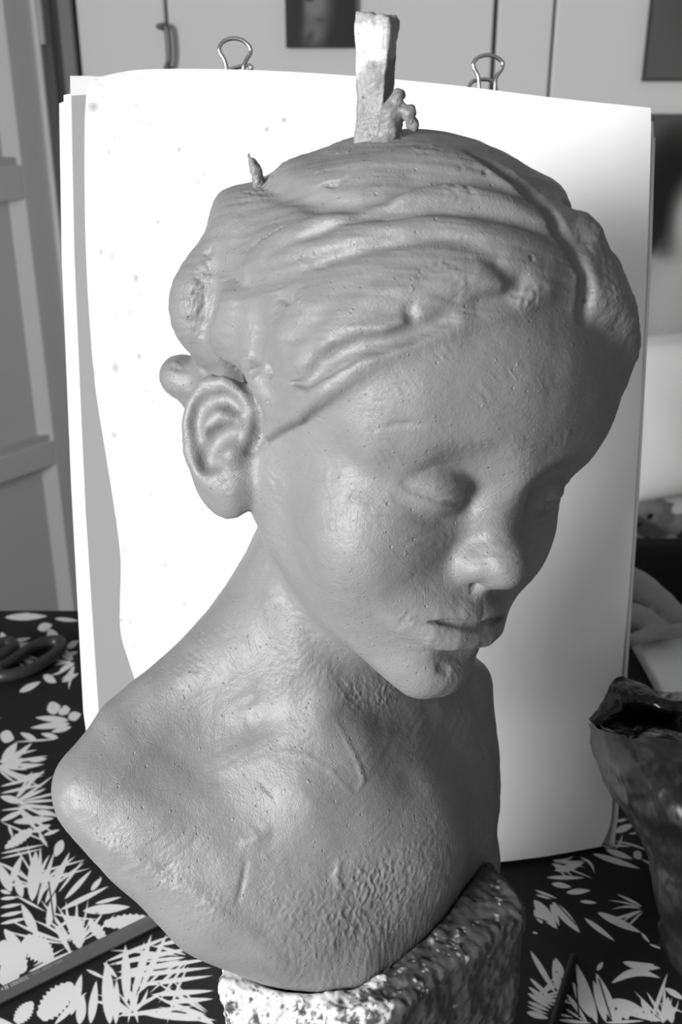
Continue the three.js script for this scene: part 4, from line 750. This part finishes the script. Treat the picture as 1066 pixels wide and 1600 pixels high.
{
  // scissors at the far left: two handle loops and the shanks running out to the blades
  const t = thing('scissors', 'dark-handled scissors lying on the cloth left of the sheets', 'scissors', [0, 0, 0]), plastic = grey(52, { roughness: 0.42 }), steel = grey(150, { metalness: 0.9, roughness: 0.3 });
  const loop = (pts, r, h) => tube(pts.map(([x, y]) => onTable(x, y, h)), r, 80, true, 10);
  part('handle', loop([[2, 1056], [40, 1049], [72, 1033], [93, 1014], [94, 1003], [80, 1002], [50, 1012], [18, 1034], [-4, 1048]], 0.0052, 0.006), plastic, t);
  part('handle', loop([[-60, 1040], [-20, 1030], [8, 1020], [22, 1010], [14, 1003], [-10, 1008], [-50, 1022], [-72, 1036]], 0.0050, 0.009), plastic, t);
  const c = onTable(-150, 1085, 0.006), blade = (p, q, w) => { const s = new THREE.Shape([[0, -w], [0.09, -0.001], [0.09, 0], [0, w]].map(([u, v]) => new THREE.Vector2(u, v))); const e = new THREE.ExtrudeGeometry(s, { depth: 0.0016, bevelEnabled: false }); e.rotateX(-Math.PI / 2); e.rotateY(q); return e.translate(p.x, p.y, p.z); };
  part('blade', mergeGeometries([tube([onTable(2, 1056, 0.006), onTable(-70, 1070, 0.006), c], 0.004, 20).toNonIndexed(), blade(c, Math.PI + 0.25, 0.006).toNonIndexed()].map((g) => { g.deleteAttribute('uv'); return g; })), steel, t);
  part('blade', mergeGeometries([tube([onTable(-70, 1036, 0.009), onTable(-110, 1060, 0.009), c.clone().add(V(0, 0.003, 0))], 0.004, 20).toNonIndexed(), blade(c.clone().add(V(0, 0.003, 0)), Math.PI - 0.05, 0.006).toNonIndexed()].map((g) => { g.deleteAttribute('uv'); return g; })), steel, t);
  part('pivot_screw', new THREE.CylinderGeometry(0.004, 0.004, 0.008, 16).translate(c.x, c.y + 0.002, c.z), steel, t);
}
{
  // thin dark tool lying at the lower right
  const pts = [[897, 1496, 0.0022], [886, 1530, 0.0028], [874, 1570, 0.0032], [862, 1612, 0.0034], [846, 1668, 0.0036]].map(([x, y, r]) => [onTable(x, y, 0.0024), r]);
  const t = thing('modelling_tool', 'thin black stick tool lying on the cloth right of the block', 'tool', [0, 0, 0]);
  const g = tube(pts.map((p) => p[0]), 0.0023, 40, false, 10); part('shaft', g, grey(14, { roughness: 0.7 }), t);
  part('tip', new THREE.SphereGeometry(0.0023, 12, 8).translate(pts[0][0].x, pts[0][0].y, pts[0][0].z), grey(26, { roughness: 0.6 }), t);
}
{
  // crumpled black plastic bag at the right
  const t = thing('plastic_bag', 'crumpled glossy black plastic bag at the right edge of the table', 'bag', [0, 0, 0]);
  const film = grey(18, { roughness: 0.22, side: THREE.DoubleSide, bumpMap: grainTile(256, [[6, 6, 0.4], [14, 14, 0.25], [40, 40, 0.12]], 21), bumpScale: 0.003 });
  const Z = (x, y, z) => onZ(x, y, z + 0.04);
  const crease = (g, amp, seed) => {
    const p = g.attributes.position, n = g.attributes.normal;
    for (let i = 0; i < p.count; i++) { const x = p.getX(i) * 1e3, y = p.getY(i) * 1e3, z = p.getZ(i) * 1e3; const k = x * 0.8 - y * 0.6; const f = (1 - 2 * Math.abs(noise(x / 30 + seed, y / 30, z / 30))) * 0.5 + (1 - 2 * Math.abs(noise(k / 14, (x * 0.6 + y * 0.8) / 60, seed))) * 0.4 + (1 - 2 * Math.abs(noise(x / 11, y / 11 + seed, z / 11))) * 0.3 + noise(x / 5, y / 5, z / 5 + seed) * 0.12; p.setXYZ(i, p.getX(i) + n.getX(i) * f * amp, Math.max(TABLE_Y + 0.001, p.getY(i) + n.getY(i) * f * amp), p.getZ(i) + n.getZ(i) * f * amp); }
    g.computeVertexNormals(); return g;
  };
  const front = [
    [Z(926, 1128, -0.452), Z(955, 1146, -0.43), Z(985, 1158, -0.42), Z(1015, 1156, -0.415), Z(1066, 1168, -0.41), Z(1130, 1180, -0.41), Z(1230, 1180, -0.43)],
    [Z(930, 1165, -0.45), Z(960, 1190, -0.415), Z(1000, 1205, -0.395), Z(1040, 1205, -0.39), Z(1085, 1210, -0.385), Z(1150, 1220, -0.385), Z(1250, 1220, -0.42)],
    [Z(950, 1222, -0.445), Z(980, 1245, -0.405), Z(1015, 1255, -0.385), Z(1050, 1260, -0.375), Z(1095, 1260, -0.37), Z(1160, 1270, -0.37), Z(1260, 1280, -0.41)],
    [Z(985, 1275, -0.43), Z(1010, 1300, -0.4), Z(1040, 1310, -0.38), Z(1070, 1320, -0.37), Z(1110, 1320, -0.36), Z(1170, 1330, -0.36), Z(1260, 1340, -0.4)],
    [Z(1015, 1325, -0.415), Z(1030, 1350, -0.39), Z(1055, 1365, -0.375), Z(1080, 1370, -0.365), Z(1120, 1380, -0.355), Z(1180, 1390, -0.355), Z(1260, 1400, -0.39)],
    [Z(1030, 1400, -0.39), Z(1042, 1420, -0.375), Z(1062, 1430, -0.362), Z(1090, 1440, -0.352), Z(1130, 1450, -0.345), Z(1190, 1460, -0.345), Z(1260, 1460, -0.38)],
    [onTable(1034, 1478), onTable(1046, 1500), onTable(1066, 1525), onTable(1100, 1545), onTable(1140, 1560), onTable(1200, 1560), onTable(1260, 1540)]];
  part('front_panel', crease(patch(front, 90, 90), 0.0026, 1), grey(15, { roughness: 0.45, side: THREE.DoubleSide, bumpMap: film.bumpMap, bumpScale: 0.0016 }), t, 'dull lit front of the bag');
  const mouth = [
    [Z(924, 1130, -0.455), Z(944, 1098, -0.47), Z(962, 1063, -0.488), Z(1000, 1076, -0.492), Z(1046, 1090, -0.495), Z(1100, 1080, -0.495), Z(1200, 1100, -0.49)],
    [Z(928, 1136, -0.45), Z(955, 1112, -0.462), Z(978, 1090, -0.475), Z(1010, 1095, -0.475), Z(1050, 1105, -0.47), Z(1105, 1105, -0.47), Z(1210, 1130, -0.48)],
    [Z(932, 1142, -0.452), Z(958, 1130, -0.462), Z(985, 1118, -0.475), Z(1015, 1120, -0.478), Z(1055, 1125, -0.47), Z(1110, 1130, -0.465), Z(1215, 1150, -0.475)],
    [Z(932, 1146, -0.455), Z(958, 1146, -0.445), Z(986, 1152, -0.445), Z(1016, 1150, -0.445), Z(1062, 1156, -0.44), Z(1120, 1160, -0.44), Z(1225, 1170, -0.455)],
    [Z(928, 1132, -0.452), Z(957, 1148, -0.431), Z(986, 1159, -0.421), Z(1016, 1157, -0.416), Z(1066, 1169, -0.411), Z(1130, 1181, -0.411), Z(1230, 1181, -0.431)]];
  part('gathered_mouth', crease(patch(mouth, 60, 40), 0.0035, 5), film, t, 'glossy folded mouth of the bag');
  const back = [[...mouth[0]], [Z(940, 1150, -0.47), Z(975, 1150, -0.5), Z(1000, 1160, -0.51), Z(1050, 1160, -0.52), Z(1100, 1160, -0.52), Z(1150, 1160, -0.52), Z(1250, 1170, -0.5)], [onTable(1010, 1290), onTable(1040, 1290), onTable(1080, 1290), onTable(1110, 1290), onTable(1140, 1300), onTable(1180, 1310), onTable(1260, 1340)]];
  part('back_panel', crease(patch(back, 50, 40), 0.003, 9), film, t);
}
// ---------- things beyond the table ----------
{
  const s = part('sketchbook', rounded(0.36, 0.012, 0.2, 0.003, onTable(978, 1000).x + 0.18, TABLE_Y + 0.0065, -0.668), grey(250, { roughness: 0.8 }), scene);
  tag(s, 'plain white flat book on the table behind the black bag', 'book');
}
{
  const z0 = -0.765, P = (x, y, z) => { const p = onZ(x, y, z); return [p.x * 1e3, p.y * 1e3, z * 1e3]; };
  const A = [[...P(975, 905, z0), 14], [...P(1005, 925, z0 + 0.01), 15], [...P(1035, 950, z0 + 0.02), 14], [...P(1060, 972, z0 + 0.03), 12], [...P(1100, 985, z0 + 0.03), 12]], B = [[...P(970, 960, z0 + 0.04), 13], [...P(1000, 972, z0 + 0.04), 14], [...P(1030, 984, z0 + 0.045), 9]], C = [[...P(985, 1000, z0 + 0.07), 5], [...P(1020, 990, z0 + 0.06), 6], [...P(1066, 986, z0 + 0.06), 6], [...P(1130, 980, z0 + 0.06), 7]];
  const floorY = (TABLE_Y + 0.001) * 1e3;
  const F = (x, y, z) => smax(smin(smin(chain(x, y, z, A), chain(x, y, z, B), 8), chain(x, y, z, C), 8) + 1.5 * noise(x / 12, y / 12, z / 12), floorY - y, 2);
  const q = surfaceNets(F, [A[0][0] - 30, floorY - 4, z0 * 1e3 - 40], [A[4][0] + 30, A[0][1] + 40, z0 * 1e3 + 110], 3); settle(F, q.P);
  tag(part('grey_cloth', geometryFrom(q, null, null), grey(165, { roughness: 0.95 }), scene), 'rumpled grey cloth lying in folds by the white book', 'cloth');
}
{
  const z = -0.92, p = onZ(1030, 888, z);
  const t = thing('black_chair', 'black padded chair back standing behind the table at the right', 'chair', [p.x + 0.12, 0, z]);
  part('backrest', rounded(0.42, 0.26, 0.07, 0.03, 0, p.y - 0.10, 0, 5), grey(8, { roughness: 0.95 }), t);
  part('seat', rounded(0.44, 0.07, 0.3, 0.03, 0, 0.42, -0.14, 4), grey(18, { roughness: 0.8 }), t);
  for (const sx of [-0.19, 0.19]) for (const sz of [-0.02, -0.25]) part('leg', new THREE.CylinderGeometry(0.014, 0.012, 0.42, 12).translate(sx, 0.21, sz), grey(30, { roughness: 0.5 }), t);
}
{
  // armchair with a flowered cover, a white cushion on it
  const z = -1.44, p = onZ(1000, 850, z), print = canvas(768, 768, (c, W, H) => {
    c.fillStyle = '#454545'; c.fillRect(0, 0, W, H); const r = seeded(9);
    for (let i = 0; i < 240; i++) { const x = r() * W, y = r() * H, v = r() < 0.35 ? 235 : 105 + r() * 60, n = 5 + Math.floor(r() * 3), R = 14 + r() * 44; c.fillStyle = `rgb(${v},${v},${v})`; for (let k = 0; k < n; k++) { const a = k / n * 6.283 + i; c.beginPath(); c.ellipse(x + Math.cos(a) * R * 0.55, y + Math.sin(a) * R * 0.55, R * 0.5, R * 0.33, a, 0, 6.3); c.fill(); } }
    c.fillStyle = '#0c0c0c'; for (let i = 0; i < 70; i++) { c.beginPath(); c.ellipse(r() * W, r() * H, 6 + r() * 22, 5 + r() * 12, r() * 3, 0, 6.3); c.fill(); }
  });
  const cover = new THREE.MeshStandardMaterial({ map: print, roughness: 0.9 });
  const t = thing('armchair', 'armchair with dark flowered cover below the white cushion', 'armchair', [p.x + 0.27, 0, z]);
  part('backrest', rounded(0.62, 0.46, 0.16, 0.06, 0, 0.60, -0.12, 5), cover, t);
  part('seat', rounded(0.6, 0.16, 0.28, 0.05, 0, 0.36, 0.08, 4), cover, t);
  for (const s of [-1, 1]) { part('armrest', rounded(0.1, 0.3, 0.4, 0.045, s * 0.33, 0.44, 0.02, 4), cover, t); for (const q of [-0.15, 0.18]) part('leg', new THREE.CylinderGeometry(0.02, 0.014, 0.28, 12).translate(s * 0.27, 0.14, q), grey(60, { roughness: 0.5 }), t); }
  // cushion: a plump square with drawn-in corners
  const k = onZ(1030, 735, z - 0.02), N = 28, P = [], F = [];
  for (const s of [1, -1]) for (let i = 0; i <= N; i++) for (let j = 0; j <= N; j++) { const u = i / N * 2 - 1, v = j / N * 2 - 1, e = Math.pow(Math.max(0, (1 - u ** 4) * (1 - v ** 4)), 0.45), c = 1 - 0.07 * (1 - Math.abs(u * v)); P.push(u * 0.2 * c, v * 0.128 * c, s * (0.062 * e + 0.0005) + 0.006 * Math.sin(u * 5 + v * 3) * e); }
  const M = (N + 1) ** 2; for (let i = 0; i < N; i++) for (let j = 0; j < N; j++) { const a = i * (N + 1) + j, b = a + 1, c = a + N + 1, d = c + 1; F.push(a, c, b, b, c, d, a + M, b + M, c + M, b + M, d + M, c + M); }
  let g = new THREE.BufferGeometry(); g.setAttribute('position', new THREE.Float32BufferAttribute(P, 3)); g.setIndex(F); g.computeVertexNormals();
  const w = part('cushion', g, grey(228, { roughness: 0.95 }), scene); w.position.set(k.x + 0.1, k.y + 0.125, z + 0.045); w.rotation.set(-0.12, 0, 0.14);
  tag(w, 'plump white cushion leaning on the dark flowered armchair', 'cushion');
}
{
  // pictures on the wardrobe front and wall
  const z = -1.69;
  const flat = (name, x0, y0, x1, y1, zz, draw, w = 384, h = 512) => { const a = onZ(x0, y0, zz), b = onZ(x1, y0, zz), c = onZ(x0, y1, zz); return part(name, box(b.x - a.x, a.y - c.y, 0.006, (a.x + b.x) / 2, (a.y + c.y) / 2, zz), new THREE.MeshStandardMaterial({ map: canvas(w, h, draw), roughness: 0.5 }), scene); };
  const blur = (c, x, y, rx, ry, v, a = 1, rot = 0) => { c.save(); c.translate(x, y); c.rotate(rot); c.scale(rx, ry); const g = c.createRadialGradient(0, 0, 0.3, 0, 0, 1); g.addColorStop(0, `rgba(${v},${v},${v},${a})`); g.addColorStop(1, `rgba(${v},${v},${v},0)`); c.fillStyle = g; c.fillRect(-1, -1, 2, 2); c.restore(); };
  tag(flat('portrait_photograph', 444, -85, 556, 75, z + 0.004, (c, W, H) => {
    c.fillStyle = '#161616'; c.fillRect(0, 0, W, H);
    blur(c, W * 0.42, H * 0.55, W * 0.34, H * 0.4, 125); blur(c, W * 0.4, H * 0.85, W * 0.26, H * 0.22, 110); blur(c, W * 0.35, H * 0.52, W * 0.08, H * 0.03, 40); blur(c, W * 0.5, H * 0.72, W * 0.1, H * 0.025, 60, 0.8);
    blur(c, W * 0.34, H * 0.9, W * 0.08, H * 0.1, 60, 0.8, 0.5); blur(c, W * 0.16, H * 0.5, W * 0.14, H * 0.6, 18);
  }), 'small dark portrait photograph pinned above the top edge of the sheets', 'photograph');
  tag(flat('dark_picture', 1029, -120, 1200, 127, z + 0.004, (c, W, H) => { c.fillStyle = '#606060'; c.fillRect(0, 0, W, H); blur(c, W * 0.6, H * 0.4, W * 0.6, H * 0.5, 84); c.strokeStyle = '#474747'; c.lineWidth = 12; c.strokeRect(6, 6, W - 12, H - 12); }), 'plain dark grey picture at the top right, above the painted portrait', 'picture');
  tag(flat('portrait_painting', 1012, 178, 1240, 560, z + 0.006, (c, W, H) => {
    c.fillStyle = '#585858'; c.fillRect(0, 0, W, H);
    blur(c, W * 0.5, H * 0.75, W * 0.9, H * 0.42, 185); blur(c, W * 0.45, H * 0.75, W * 0.7, H * 0.35, 190);
    blur(c, W * 0.3, H * 0.3, W * 0.42, H * 0.3, 14); blur(c, W * 0.2, H * 0.3, W * 0.26, H * 0.28, 10);
    blur(c, W * 0.42, H * 0.4, W * 0.24, H * 0.24, 200); blur(c, W * 0.1, H * 0.48, W * 0.09, H * 0.09, 14); blur(c, W * 0.45, H * 0.42, W * 0.2, H * 0.2, 195);
  }), 'painted portrait of a dark-haired sitter behind the right edge of the sheets', 'painting');
}
renderer.render(scene, camera);
